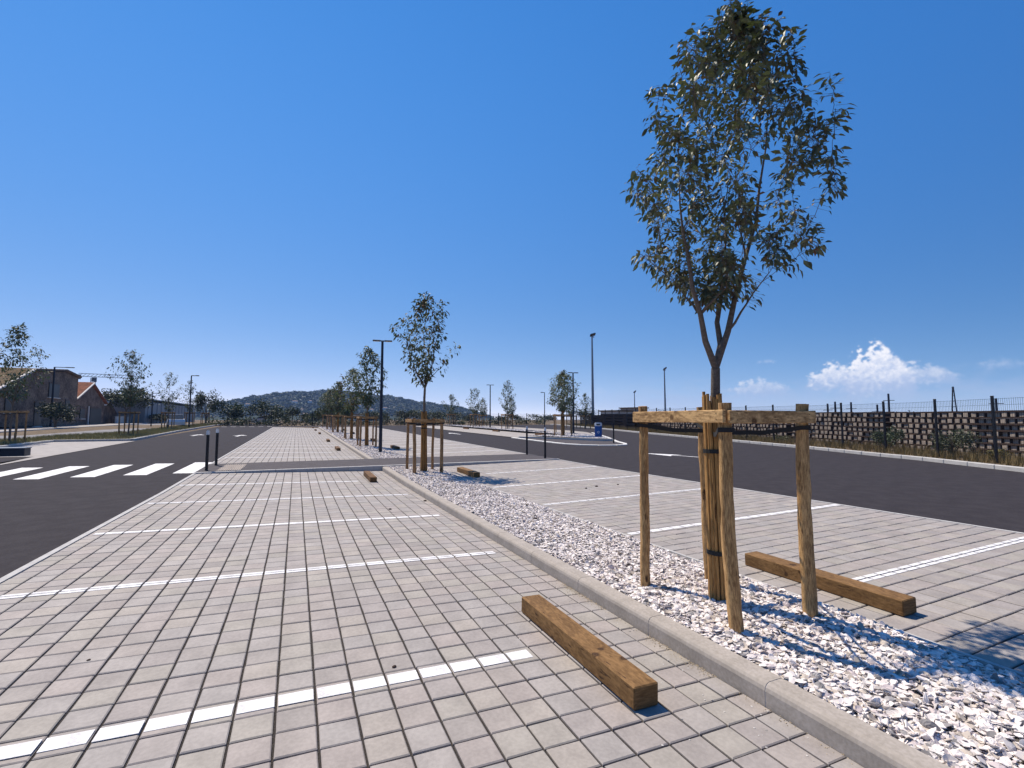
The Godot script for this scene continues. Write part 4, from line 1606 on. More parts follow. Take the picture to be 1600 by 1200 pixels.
	# trees and scrub beyond the end
	var list := [
		["broad dark green tree clump left of the hill's foot", -6.0, 84.0, Vector3(2.6, 4.0, 2.4), Color(0.050, 0.060, 0.028)],
		["large dark round tree beyond the left lane's end", -3.0, 92.0, Vector3(4.2, 4.6, 3.4), Color(0.045, 0.055, 0.026)],
		["dense dark tree right of the round one beyond the lane end", -1.1, 95.0, Vector3(3.2, 3.8, 3.0), Color(0.042, 0.052, 0.026)],
		["low olive scrub beyond the middle of the bays", 1.6, 88.0, Vector3(3.0, 2.4, 2.4), Color(0.060, 0.064, 0.030)],
		["yellow-green bush beyond the end of the shell bed", 3.2, 80.0, Vector3(2.8, 3.0, 2.4), Color(0.085, 0.090, 0.032)],
		["green bush just left of the row of stakes", 4.6, 84.0, Vector3(2.6, 3.6, 2.4), Color(0.075, 0.085, 0.032)],
		["dull green scrub beyond the stakes of the centre row", 8.4, 100.0, Vector3(4.0, 2.8, 3.0), Color(0.060, 0.066, 0.034)],
		["grey-green scrub behind the centre lamp post", 11.8, 96.0, Vector3(4.2, 2.8, 3.0), Color(0.062, 0.068, 0.036)],
		["grey-green scrub seen beyond the second staked tree", 14.6, 104.0, Vector3(4.5, 3.0, 3.0), Color(0.056, 0.064, 0.034)],
		["far scrub seen beyond the right bays", 18.4, 112.0, Vector3(5.0, 2.6, 3.0), Color(0.055, 0.060, 0.034)],
		["far dark scrub beyond the island's lamp", 23.5, 120.0, Vector3(5.5, 2.4, 3.0), Color(0.050, 0.056, 0.034)],
		["far low scrub beyond the island trees", 28.0, 125.0, Vector3(6.0, 2.2, 3.0), Color(0.050, 0.056, 0.034)]]
	for i in list.size():
		var q: Array = list[i]
		var p := polar(q[1], q[2])
		p.y = 0.1 + rise(p.z)
		bush("scrub_tree", q[0], "tree", p, q[3], 1500, 0.20, q[4] * 1.35, "trees beyond the far end", 600 + i, 0.0)
	# scrub along the end fence
	var sr := RandomNumberGenerator.new()
	sr.seed = 650
	var ss := new_st()
	var sx := -10.0
	while sx < 40.0:
		var hh := sr.randf_range(0.7, 1.5)
		leafy_lump(ss, sr, Vector3(sx, 0.1 + rise(-74.0) + hh * 0.4, -74.0 + sr.randf_range(-1.0, 1.0)), Vector3(1.3, hh * 0.75, 0.8), 170, 0.15, Color(0.085, 0.090, 0.048) * sr.randf_range(0.7, 1.5), 0.35)
		sx += sr.randf_range(0.7, 1.5)
	var scrub := part("end_scrub", ss.commit(), M["far_leaf"], self)
	tag(scrub, "dark scrub growing along the fence at the far end", "scrub", "", "stuff")
	# dark round bush tops behind the fence
	for q in [["dark round bush behind the fence at the foot of the second mast", 41.6, 96.0, Vector3(2.6, 3.2, 2.2)], ["dark bush beyond the fence left of the pylon", 63.4, 70.0, Vector3(1.8, 2.3, 1.5)], ["dark bush beyond the fence next to the pylon", 65.6, 72.0, Vector3(1.8, 2.3, 1.5)], ["dark bushes at the foot of the tallest mast", 33.0, 74.0, Vector3(2.0, 2.9, 2.0)]]:
		var p := polar(q[1], q[2])
		p.y = 0.1 + rise(p.z)
		bush("yard_bush", q[0], "bush", p, q[3], 900, 0.14, Color(0.045, 0.055, 0.032), "bushes behind the fence", 700 + int(q[1]))
	# pale low buildings far behind
	var blds := [["long pale shed far beyond the end of the bays", 1.9, 150.0, Vector3(7.0, 1.6, 5.0)], ["white low building beyond the centre stakes", 7.2, 160.0, Vector3(9.0, 2.0, 5.0)], ["pale building far right of the second staked tree", 13.2, 170.0, Vector3(8.0, 2.2, 5.0)], ["whitewashed hut beyond the fence near the bin", 36.4, 100.0, Vector3(5.0, 2.4, 4.0)], ["pale brown block of flats beyond the fence right of the bin", 38.4, 130.0, Vector3(5.0, 3.6, 5.0)]]
	for q in blds:
		var p := polar(q[1], q[2])
		p.y = 0.1 + rise(p.z)
		var t := thing("far_building", q[0], "building", p, 0.3)
		var s: Vector3 = q[3]
		part("wall", box_mesh(s, 0.03, Vector3(0, s.y * 0.5, 0)), M["white_wall"] if not q[0].contains("brown") else M["sleeper"], t)
		part("roof", box_mesh(Vector3(s.x + 0.6, 0.25, s.z + 0.6), 0.03, Vector3(0, s.y + 0.12, 0)), M["old_tile"], t)
		for k in 3:
			part("window", box_mesh(Vector3(0.9, 0.8, 0.08), 0.0, Vector3(-s.x * 0.3 + k * s.x * 0.3, s.y * 0.55, s.z * 0.5 + 0.03)), M["opening"], t)
	crane()
	cars()
	# trees and bushes in front of and between the old buildings
	bush("garden_shrub", "big dark leafy shrub in front of the old barn", "shrub", Vector3(-22.9, 0.24 + rise(-65.0), -65.2), Vector3(1.9, 2.9, 3.0), 2400, 0.13, Color(0.032, 0.042, 0.024), "", 801)
	bush("umbrella_pine", "dense dark green broad-crowned tree behind the gabled house", "tree", Vector3(-25.3, 0.2 + rise(-90.0), -97.0), Vector3(4.2, 4.6, 5.0), 3600, 0.20, Color(0.052, 0.064, 0.026), "", 802, 2.2)
	bush("roadside_tree", "dark bushy tree beyond the left lamp post", "tree", Vector3(-12.3, 0.2 + rise(-84.0), -84.0), Vector3(2.3, 4.4, 2.2), 1900, 0.16, Color(0.045, 0.056, 0.028), "", 803, 1.0)
	bush("hedge", "dark hedge in front of the grey warehouse", "hedge", Vector3(-22.6, 0.2 + rise(-104.0), -106.0), Vector3(1.2, 1.8, 9.0), 1500, 0.18, Color(0.04, 0.048, 0.026), "", 804)
	# garden wall
	var gw := thing("garden_wall", "pale low garden wall between the house and the trees", "wall", Vector3(-25.5, 0.15 + rise(-95.0), -97.0))
	part("wall", box_mesh(Vector3(0.25, 1.1, 8.0), 0.02, Vector3(0, 0.55, 0)), M["verge_trim"], gw)
	part("coping", box_mesh(Vector3(0.35, 0.1, 8.1), 0.02, Vector3(0, 1.15, 0)), M["pale_kerb"], gw)


func crane() -> void:
	var t := thing("tower_crane", "distant tower crane with level jib above the red roof", "crane", Vector3(-64.6, 1.0, -210.3), 0.25)
	var st := new_st()
	for sx in [-0.6, 0.6]:
		for sz in [-0.6, 0.6]:
			plain_box(st, Vector3(sx, 7.5, sz), Vector3(0.18, 15.0, 0.18))
	for k in 12:
		tube(st, [Vector3(-0.6, k * 1.25, 0.6), Vector3(0.6, k * 1.25 + 1.25, 0.6)], [0.07, 0.07], 4)
	part("tower", st.commit(), M["crane_metal"], t)
	var jb := new_st()
	for y in [15.4, 16.4]:
		plain_box(jb, Vector3(3.6, y, 0), Vector3(15.0, 0.16, 0.16))
	for k in 15:
		tube(jb, [Vector3(-3.8 + k, 15.4, 0), Vector3(-2.8 + k, 16.4, 0)], [0.06, 0.06], 4)
	part("jib", jb.commit(), M["crane_metal"], t)
	part("cab", box_mesh(Vector3(1.3, 1.5, 1.2), 0.05, Vector3(0.3, 14.4, 0.6)), M["crane_metal"], t)
	part("counterweight", box_mesh(Vector3(1.2, 1.6, 1.0), 0.05, Vector3(-3.8, 15.2, 0)), M["crane_metal"], t)


func car(label: String, at: Vector3, turn: float) -> void:
	var t := thing("parked_car", label, "car", at, turn, "parked cars")
	# side profile lofted across the width: lower body and cabin
	var body := [Vector2(-2.0, 0.25), Vector2(-2.05, 0.62), Vector2(-1.9, 0.82), Vector2(-1.0, 0.92), Vector2(1.2, 0.94), Vector2(1.9, 0.86), Vector2(2.05, 0.6), Vector2(2.0, 0.25)]
	var cabin := [Vector2(-1.1, 0.9), Vector2(-0.5, 1.40), Vector2(0.9, 1.43), Vector2(1.7, 0.92)]
	for e in [[body, 0.82, 0.76, "body", "car_paint"], [cabin, 0.76, 0.60, "windows", "car_glass"]]:
		var st := new_st()
		var p: Array = e[0]
		var mid := Vector3(0, 0.7, 0)
		for i in p.size():
			var a: Vector2 = p[i]
			var b: Vector2 = p[(i + 1) % p.size()]
			var wa: float = lerpf(e[1], e[2], clampf((a.y - 0.3) / 1.1, 0, 1))
			var wb: float = lerpf(e[1], e[2], clampf((b.y - 0.3) / 1.1, 0, 1))
			poly(st, [Vector3(wa, a.y, a.x), Vector3(wb, b.y, b.x), Vector3(-wb, b.y, b.x), Vector3(-wa, a.y, a.x)], mid)
		for s in [-1.0, 1.0]:
			for i in range(1, p.size() - 1):
				var tr := []
				for v in [p[0], p[i], p[i + 1]]:
					tr.append(Vector3(s * lerpf(e[1], e[2], clampf((v.y - 0.3) / 1.1, 0, 1)), v.y, v.x))
				poly(st, tr, mid)
		part(e[3], st.commit(), M[e[4]], t)
	part("roof", box_mesh(Vector3(1.22, 0.05, 1.35), 0.02, Vector3(0, 1.43, 0.2)), M["car_paint"], t)
	for sx in [-0.74, 0.74]:
		for sz in [-1.25, 1.3]:
			var st := new_st()
			tube(st, [Vector3(-0.1, 0, 0), Vector3(0.1, 0, 0)], [0.31, 0.31], 14)
			var w := part("wheel", st.commit(), M["tyre"], t, Vector3(sx, 0.31, sz))
			var rm := new_st()
			tube(rm, [Vector3(-0.11, 0, 0), Vector3(0.11, 0, 0)], [0.18, 0.18], 10)
			part("rim", rm.commit(), M["bin_steel"], w)
	for sx in [-0.6, 0.6]:
		part("headlight", box_mesh(Vector3(0.3, 0.14, 0.08), 0.02, Vector3(sx, 0.7, -2.0)), M["lamp_glass"], t)


func cars() -> void:
	car("silver hatchback parked behind the staked trees of the left verge", Vector3(-12.75, 0.16 + rise(-66.0), -66.8), 0.22)
	car("small pale car far beyond the end of the left lane", Vector3(-5.2, 0.1 + rise(-96.0), -97.0), 1.4)
	car("white car half hidden by scrub beyond the bays", Vector3(3.4, 0.1 + rise(-90.0), -93.0), 1.57)


# ------------------------------------------------------------------ trees
func leaf(st: SurfaceTool, p: Vector3, d: Vector3, up: Vector3, l: float, w: float, col: Color) -> void:
	# pointed oval folded along its rib, tip bent down
	var s := d.cross(up)
	if s.length_squared() < 1e-6:
		s = d.cross(Vector3.RIGHT)
	s = s.normalized()
	var n := s.cross(d).normalized()
	var a := p + d * l * 0.30 + s * w * 0.48 + n * w * 0.15
	var b := p + d * l * 0.30 - s * w * 0.48 + n * w * 0.15
	var m := p + d * l * 0.32
	var e := p + d * l * 0.66 + s * w * 0.37 + n * w * 0.06 - n * l * 0.05
	var f := p + d * l * 0.66 - s * w * 0.37 + n * w * 0.06 - n * l * 0.05
	var q := p + d * l * 0.66 - n * l * 0.05
	var tip := p + d * l - n * l * 0.17
	st.set_color(col)
	tri(st, p, a, m)
	tri(st, p, m, b)
	tri(st, a, e, q)
	tri(st, a, q, m)
	tri(st, m, q, f)
	tri(st, m, f, b)
	tri(st, e, tip, q)
	tri(st, q, tip, f)


class Crown:
	var h0 := 2.0       # first fork
	var h1 := 5.3       # top
	var half := 1.0     # half width
	var wide := 0.55    # where along the height it is widest
	var lean := Vector2.ZERO
	var tips := 90
	var leaves := 30
	var leaf_len := 0.065
	var trunk_r := 0.045
	var col := Color(0.112, 0.128, 0.076)
	var warm := 0.15    # share of reddish or yellow leaves
	var plume := 0.0    # 0 loose crown, 1 straight leafy plumes
	var seed_ := 1
	var singles := 0    # leaves that are parts of their own
	var low := 0.10     # lowest tips, as a share of the crown


func tree(called: String, label: String, at: Vector3, c: Crown, group: String) -> Node3D:
	var t := thing(called, label, "tree", at, 0.0, group)
	var r := RandomNumberGenerator.new()
	r.seed = c.seed_
	var wood := new_st()
	var seg := 9 if c.singles > 0 else 6
	# trunk with a slight bend up to the fork
	var fork := Vector3(c.lean.x * 0.05, c.h0, c.lean.y * 0.05)
	var tp := []
	var tr := []
	for i in 9:
		var k := i / 8.0
		tp.append(Vector3(fork.x * k + 0.012 * sin(k * 5.0 + c.seed_), -0.1 + (fork.y + 0.1) * k, fork.z * k + 0.012 * cos(k * 4.0)))
		tr.append(c.trunk_r * lerpf(1.25, 0.8, k))
	tp[8] = fork
	tube(wood, tp, tr, seg + 3, true, 0.08, 1.0, Vector2.ZERO, c.seed_)
	# nodes of the skeleton a branch may start from: position, radius
	var nodes := [[fork, c.trunk_r * 0.8]]
	var leads := 3 if c.plume < 0.5 else 1
	for q in leads:
		var a: float = [PI - 0.2, 0.35, -1.2][q] + r.randf() * 0.3
		var spread: float = [0.42, 0.30, 0.20][q] * c.half if leads > 1 else 0.03
		var pts := [fork]
		var rad := [c.trunk_r * 0.66]
		var n := 9
		for i in n:
			var k := (i + 1.0) / n
			var y := lerpf(c.h0, lerpf(c.h0, c.h1, [0.62, 0.90, 0.58][q] if leads > 1 else 0.96), k)
			var off := spread * (1.0 - pow(1.0 - k, 2.5)) * (1.0 + 0.35 * k)
			pts.append(Vector3(fork.x + cos(a) * off + c.lean.x * k * 0.7 + r.randf_range(-0.025, 0.025), y, fork.z + sin(a) * off * 0.8 + c.lean.y * k * 0.7 + r.randf_range(-0.025, 0.025)))
			rad.append(maxf(c.trunk_r * 0.66 * pow(1.0 - k, 1.3), 0.004))
		tube(wood, pts, rad, seg, false, 0.05, 1.0, Vector2.ZERO, c.seed_ + q)
		for i in range(1, pts.size() - 1):
			nodes.append([pts[i], rad[i]])
	# tips spread through the envelope, lowest first
	var edge := FastNoiseLite.new()
	edge.seed = c.seed_
	edge.frequency = 1.0
	var tips := []
	while tips.size() < c.tips:
		var k := (tips.size() + r.randf()) / c.tips
		var w := c.half * (pow(maxf(sin(PI * pow(k, log(0.5) / log(c.wide))), 0.0), 0.8) * 0.90 + 0.10) * (1.0 if k < 0.97 else 0.4)
		var a := tips.size() * 2.39996 + r.randf_range(-0.5, 0.5)
		w *= 0.92 + (0.95 if c.singles == 0 else 0.62) * edge.get_noise_3d(cos(a) * 0.9, k * 3.2, sin(a) * 0.9)
		var q := pow(r.randf(), 0.58 if c.plume < 0.5 else 0.25)
		var y := lerpf(c.h0 + (c.h1 - c.h0) * c.low, c.h1, k)
		tips.append(Vector3(fork.x + cos(a) * w * q + c.lean.x * k, y + r.randf_range(-0.06, 0.06), fork.z + sin(a) * w * q + c.lean.y * k))
	tips.sort_custom(func(u, v): return u.y < v.y)
	var spots := []
	for tip in tips:
		var best := 0
		var cost := 1e9
		for i in nodes.size():
			var p: Vector3 = nodes[i][0]
			var flat := Vector2(tip.x - p.x, tip.z - p.z).length()
			var drop: float = tip.y - p.y
			if drop < 0.10 + flat * 0.45:
				continue
			var e: float = tip.distance_to(p) + absf(drop - flat * 1.3 - 0.15) * 0.35
			if c.plume > 0.5:
				e = absf(drop - flat * 1.25 - 0.1)
			if e < cost:
				cost = e
				best = i
		var s: Vector3 = nodes[best][0]
		var r0: float = nodes[best][1]
		var d: float = s.distance_to(tip)
		var out := Vector3(tip.x - s.x, 0, tip.z - s.z) * 0.5
		var ctl: Vector3 = s + out * lerpf(0.75, 1.0, c.plume) + Vector3.UP * (tip.y - s.y) * lerpf(0.42, 0.46, c.plume)
		var pts := []
		var rad := []
		var n := 6
		for i in n + 1:
			var k := float(i) / n
			var jit := Vector3(r.randf_range(-1, 1), r.randf_range(-1, 1), r.randf_range(-1, 1)) * 0.012 * (1.0 if i > 0 and i < n else 0.0)
			pts.append(s.lerp(ctl, k).lerp(ctl.lerp(tip, k), k) + jit)
			rad.append(maxf(minf(r0 * 0.62, 0.010 + d * 0.006) * (1.0 - k * 0.8), 0.0022))
		tube(wood, pts, rad, 5 if c.singles > 0 else 4, false)
		for i in range(2, n):
			if c.plume < 0.5:
				nodes.append([pts[i], rad[i]])
		# leaves on short twigs along the outer part
		var first := 0.36 if c.plume < 0.5 else 0.12
		var hue := r.randf()
		for i in c.leaves:
			var k := lerpf(first, 1.0, pow(r.randf(), 0.75))
			var f := minf(k * n, n - 0.001)
			var p: Vector3 = pts[int(f)].lerp(pts[int(f) + 1], fmod(f, 1.0))
			var run: Vector3 = (pts[int(f) + 1] - pts[int(f)]).normalized()
			var a := r.randf() * TAU
			var side := run.cross(Vector3(cos(a), 0.2, sin(a))).normalized()
			var reach := r.randf_range(0.01, 0.10 if c.plume < 0.5 else 0.045) * (c.leaf_len / 0.065)
			p += side * reach + run * r.randf_range(-0.02, 0.04)
			var dir := (side * 0.75 + run * r.randf_range(-0.1, 0.5) + Vector3.DOWN * r.randf_range(0.05, 0.95)).normalized()
			var col := c.col * r.randf_range(0.65, 1.35)
			var x := r.randf()
			if x < c.warm:
				col = Color(0.13, 0.055, 0.030).lerp(Color(0.13, 0.115, 0.035), hue) * r.randf_range(0.6, 1.2)
			elif x < c.warm + 0.15:
				col = col.lerp(Color(0.10, 0.115, 0.035), 0.6)
			col.a = 1.0
			spots.append([p, dir, (Vector3.UP + side * 0.6 + Vector3(r.randfn(), 0, r.randfn()) * 0.5).normalized(), c.leaf_len * r.randf_range(0.5, 1.35), col])
			if c.singles > 0 and reach > 0.035:
				tube(wood, [p - side * reach, p + dir * 0.01], [0.0016, 0.0009], 3, false)
	part("trunk", wood.commit(), M["bark"], t)
	var crown := new_st()
	var view := cam.transform.affine_inverse()
	if c.singles > 0:
		for s in spots:
			s.append((view * (at + s[0])).length() - s[3] * 6.0)
		spots.sort_custom(func(u, v): return u[5] < v[5])
	var m: Material = M["leaf"] if c.singles > 0 else M["far_leaf"]
	var variants := []
	for i in spots.size():
		var s: Array = spots[i]
		if i < c.singles:
			# shared leaf blades, turned into place
			if variants.size() < 6:
				var ls := new_st()
				leaf(ls, Vector3.ZERO, Vector3.FORWARD, Vector3.UP, 1.0, 0.44, [Color(0.108, 0.126, 0.074), Color(0.092, 0.110, 0.066), Color(0.128, 0.146, 0.078), Color(0.082, 0.098, 0.060), Color(0.150, 0.158, 0.078), Color(0.116, 0.130, 0.082)][variants.size()])
				variants.append(ls.commit())
			var o := part("leaf", variants[i % variants.size()], m, t)
			o.transform = Transform3D(Basis.looking_at(s[1], s[2]).scaled_local(Vector3.ONE * s[3]), s[0])
		else:
			leaf(crown, s[0], s[1], s[2], s[3], s[3] * 0.44, s[4])
	part("crown", crown.commit(), m, t).set_meta("kind", "stuff")
	return t


func stake_frame(label: String, at: Vector3, near: bool, seed_: int, scale := 1.0, old := false) -> void:
	# four round stakes joined by rails at the top; straps to the trunk
	var t := thing("tree_stakes", label, "tree stakes", at, 0.0, "stake frames round the young trees")
	var r := RandomNumberGenerator.new()
	r.seed = seed_
	var sm: Material = M["stake_wood_old"] if old else M["stake_wood"]
	var hx := 0.39
	var hz := 0.51
	var spots := [Vector3(-hx, 0, hz), Vector3(hx, 0, hz), Vector3(-hx, 0, -hz), Vector3(hx, 0, -hz)]
	var heights := [1.60, 1.60, 1.60, 1.60] if not near else [1.68, 1.68, 1.68, 1.68]
	var tops := []
	for i in 4:
		var base: Vector3 = spots[i]
		var top := base + Vector3(r.randf_range(-0.03, 0.03), heights[i] * scale, r.randf_range(-0.03, 0.03))
		if near:
			top = base + [Vector3(-0.045, 1.68, -0.02), Vector3(-0.02, 1.68, 0.02), Vector3(0.02, 1.68, 0.0), Vector3(-0.05, 1.68, 0.01)][i]
		tops.append(top)
		var pts := []
		var rad := []
		var n := 16 if near else 7
		var bow := Vector3(r.randf_range(-1, 1), 0, r.randf_range(-1, 1)) * 0.022
		for k in n + 1:
			var u := float(k) / n
			pts.append((base - Vector3(0, 0.15, 0)).lerp(top, u) + bow * sin(PI * u) + Vector3(r.randf_range(-1, 1), 0, r.randf_range(-1, 1)) * (0.004 if k > 0 and k < n else 0.0))
			rad.append(lerpf(0.052, 0.044, u) * [1.0, 1.02, 0.86, 0.84][i] * r.randf_range(0.97, 1.04))
		var st := new_st()
		tube(st, pts, rad, 18 if near else 8, true, 0.20 if near else 0.1, 0.62, Vector2(r.randf(), r.randf()), seed_ + i)
		part("stake", st.commit(), sm, t)
	# rails nailed to the outer faces, the side pair lapping the end pair
	var y := 1.515 * scale if not near else 1.575
	var rails := [[0, 1, Vector3(0, 0, 0.066)], [2, 3, Vector3(0, 0, -0.066)], [0, 2, Vector3(-0.066, 0.004, 0)], [1, 3, Vector3(0.066, 0.004, 0)]]
	for q in rails:
		var a: Vector3 = tops[q[0]]
		var b: Vector3 = tops[q[1]]
		a = Vector3(a.x, y, a.z) + q[2]
		b = Vector3(b.x, y, b.z) + q[2]
		var l := a.distance_to(b) + (0.07 if absf(q[2].z) > 0.01 else 0.115)
		var st := new_st()
		bevel_box(st, Vector3.ZERO, Vector3(0.030, 0.095, l), 0.004, 2, 0.62, Vector2(r.randf(), r.randf()))
		var o := part("rail", st.commit(), M["rail_wood"] if not old else M["rail_wood_old"], t, (a + b) * 0.5)
		o.rotation.y = atan2(b.x - a.x, b.z - a.z)
		o.rotation.z = r.randf_range(-0.01, 0.01)
		if near:
			for e in [-0.5, 0.5]:
				for yy in [-0.022, 0.022]:
					var ns := new_st()
					tube(ns, [Vector3(-0.017, 0, 0), Vector3(0.017, 0, 0)], [0.004, 0.004], 6)
					part("nail", ns.commit(), M["black_metal"], o, Vector3(0, yy, e * (l - 0.13)))
	# rubber straps from each stake to the trunk
	for i in 4:
		var a: Vector3 = tops[i]
		a.y = (1.435 + 0.012 * i) * scale + (0.045 if near else 0.0)
		var c := Vector3(0, (1.40 + 0.014 * i) * scale + (0.03 if near else 0.0), 0)
		var dir := Vector3(c.x - a.x, 0, c.z - a.z).normalized()
		var st := new_st()
		var side := Vector3(-dir.z, 0, dir.x)
		for s in [-1.0, 1.0]:
			var p0: Vector3 = a + side * s * 0.05
			var p1: Vector3 = c - dir * 0.075 + side * s * 0.03
			var pm := (p0 + p1) * 0.5 - Vector3(0, 0.02, 0)
			strap(st, [p0 - dir * 0.05, p0, pm, p1])
		strap(st, [a - dir * 0.056 - side * 0.056, a - dir * 0.058, a - dir * 0.056 + side * 0.056])
		part("strap", st.commit(), M["strap"], t)


func strap(st: SurfaceTool, pts: Array) -> void:
	for i in pts.size() - 1:
		var a: Vector3 = pts[i]
		var b: Vector3 = pts[i + 1]
		var d := (b - a).normalized()
		var n := Vector3(-d.z, 0, d.x).normalized() * 0.003
		var u := Vector3(0, 0.017, 0)
		var mid := (a + b) * 0.5
		poly(st, [a - u + n, a + u + n, b + u + n, b - u + n], mid)
		poly(st, [a - u - n, a + u - n, b + u - n, b - u - n], mid)
		poly(st, [a + u + n, a + u - n, b + u - n, b + u + n], mid)
		poly(st, [a - u + n, a - u - n, b - u - n, b - u + n], mid)


func cane_guard(label: String, at: Vector3, near: bool, seed_: int) -> void:
	# split canes bound round the trunk
	var t := thing("cane_trunk_guard", label, "trunk guard", at, 0.0, "cane guards round the young trunks")
	var r := RandomNumberGenerator.new()
	r.seed = seed_
	var n := 17 if near else 10
	var lean := Vector3(-0.035, 0, 0.0) if near else Vector3(r.randf_range(-0.03, 0.03), 0, 0)
	for i in n:
		var a := TAU * i / n + r.randf_range(-0.06, 0.06)
		var e := Vector3(cos(a), 0, sin(a))
		var h := 1.74 + r.randf_range(-0.05, 0.05)
		var rad := (0.0165 if near else 0.024) * r.randf_range(0.85, 1.12)
		var pts := []
		var rr := []
		var twist := r.randf_range(-0.06, 0.06)
		for k in 6:
			var u := k / 5.0
			var w := lerpf(0.083, 0.066, u) - 0.006 * sin(PI * u)
			pts.append(e.rotated(Vector3.UP, twist * u) * w + lean * u + Vector3(0, -0.04 + (h + 0.04) * u, 0))
			rr.append(rad * lerpf(1.05, 0.92, u))
		var st := new_st()
		tube(st, pts, rr, 8 if near else 5, true, 0.12, 0.5, Vector2(r.randf(), r.randf()), seed_ + i)
		part("cane", st.commit(), M["cane_wood"] if near else M["cane_wood_old"], t)
	for y in [0.42, 1.27]:
		var st := new_st()
		for k in 18:
			var a0 := TAU * k / 18.0
			var a1 := TAU * (k + 1) / 18.0
			var w := lerpf(0.083, 0.066, y / 1.74) + 0.017
			var o: Vector3 = lean * (y / 1.74) + Vector3(0, y, 0)
			strap(st, [Vector3(cos(a0), 0, sin(a0)) * w + o, Vector3(cos(a1), 0, sin(a1)) * w + o])
		if y > 1.0 or near:
			part("binding", st.commit(), M["strap"], t)


func trees_and_frames() -> void:
	# the near tree
	var bx := 3.325
	var at := Vector3(bx, 0.10, -3.09)
	var c := Crown.new()
	c.h0 = 1.98
	c.h1 = 5.30
	c.half = 1.11
	c.wide = 0.46
	c.lean = Vector2(0.30, 0.12)
	c.low = 0.20
	c.tips = 255
	c.leaves = 32
	c.leaf_len = 0.068
	c.trunk_r = 0.046
	c.seed_ = 24
	c.warm = 0.06
	c.singles = 290
	tree("street_tree", "tall young leafy tree in the foreground shell bed, largest of all", at, c, "young staked trees")
	stake_frame("wooden four-stake frame round the large foreground tree", Vector3(3.33, 0.075, -3.09), true, 31)
	cane_guard("cane guard round the foreground tree's trunk", Vector3(bx, 0.09, -3.09), true, 41)
	# the row down the centre bed
	var row := [
		[-14.0, 5.25, 0.95, "second tree of the centre bed, reddish leaf tips, right of the lamp post", 0.30, 0.0, 2.45, 3.45],
		[-25.8, 5.1, 0.85, "third tree of the centre bed, just left of the lamp post", 0.05, 0.4, 1.9, 3.35],
		[-33.4, 4.7, 1.10, "broad yellowish-green tree fourth in the centre bed", 0.30, 0.2, 1.8, 3.35],
		[-45.0, 4.6, 0.9, "fifth tree down the centre bed", 0.1, 0.6, 1.8, 3.35],
		[-54.0, 4.4, 0.9, "sixth tree down the centre bed", 0.2, 0.4, 1.7, 3.35],
		[-63.2, 4.3, 0.9, "last tree at the far end of the centre bed", 0.1, 0.4, 1.7, 3.35]]
	for i in row.size():
		var q: Array = row[i]
		var p := Vector3(q[7], 0.085 + rise(q[0]), q[0])
		c = Crown.new()
		c.h0 = q[6]
		c.h1 = q[1]
		c.half = q[2] * 1.12
		c.tips = 84 if i == 0 else 70
		c.leaves = 28
		c.leaf_len = 0.11 if i == 0 else 0.15
		c.trunk_r = 0.042
		c.warm = q[4]
		c.plume = q[5]
		c.wide = 0.5
		c.seed_ = 50 + i
		c.col = Color(0.105, 0.128, 0.066) if i != 2 else Color(0.145, 0.165, 0.055)
		tree("street_tree", q[3], p, c, "young staked trees")
		stake_frame("wooden stake frame round the " + ["second", "third", "fourth", "fifth", "sixth", "last"][i] + " tree of the centre bed", p, false, 60 + i, 0.98, true)
		if i < 4:
			cane_guard("cane guard on the trunk of the " + ["second", "third", "fourth", "fifth"][i] + " tree of the centre bed", p, false, 70 + i)
	# trees of the right island
	var isl := [
		[17.0, -29.2, 4.5, 1.05, "dense tree at the tip of the right island, left of its lamp", 0.2, 1.6],
		[19.6, -33.6, 4.9, 0.95, "taller tree behind the lamp post at the island's tip", 0.3, 1.5],
		[19.5, -44.6, 5.0, 1.05, "feathery upright tree in the middle of the island bed", 1.0, 1.5],
		[19.4, -54.0, 4.7, 1.05, "fan-shaped tree far down the island bed, right of the hill", 1.0, 1.5],
		[19.2, -63.0, 4.2, 0.9, "last tree of the island bed, over the foot of the hill", 0.3, 1.4],
		[30.6, -50.5, 3.9, 0.9, "feathery tree beyond the right lane, left of a pair", 1.0, 1.4],
		[31.6, -49.0, 4.2, 0.7, "slender tree beyond the right lane, right of a pair", 1.0, 1.4],
		[27.8, -62.0, 4.0, 0.7, "slim feathery tree beyond the island right of its far lamp", 1.0, 1.3],
		[23.4, -62.0, 3.8, 0.8, "pale small tree beside the far island lamp", 1.0, 1.3]]
	for i in isl.size():
		var q: Array = isl[i]
		var p := Vector3(q[0], (0.30 if q[0] < 21.0 else 0.18) + rise(q[1]), q[1])
		c = Crown.new()
		c.h0 = q[6]
		c.h1 = q[2]
		c.half = q[3] * 1.32
		c.wide = 0.56 if q[5] > 0.5 else 0.5
		c.tips = 66 if i < 2 else 28
		c.leaves = 32 if i < 2 else 46
		c.leaf_len = 0.15
		c.trunk_r = 0.04
		c.plume = q[5]
		c.warm = 0.15
		c.seed_ = 80 + i
		c.col = Color(0.120, 0.145, 0.080)
		tree("street_tree", q[4], p, c, "young staked trees")
		var nth: String = ["the dense tree at the island's tip", "the tree behind the island's near lamp", "the feathery tree in mid-island", "the fan-shaped island tree", "the last island tree", "the left tree of the pair beyond the right lane", "the right tree of the pair beyond the right lane", "the slim tree beyond the island", "the pale small tree by the far island lamp"][i]
		stake_frame("weathered stake frame round " + nth, p, false, 90 + i, 0.95, true)
		if i == 0:
			cane_guard("cane guard on the dense tree at the island's tip", p, false, 95)
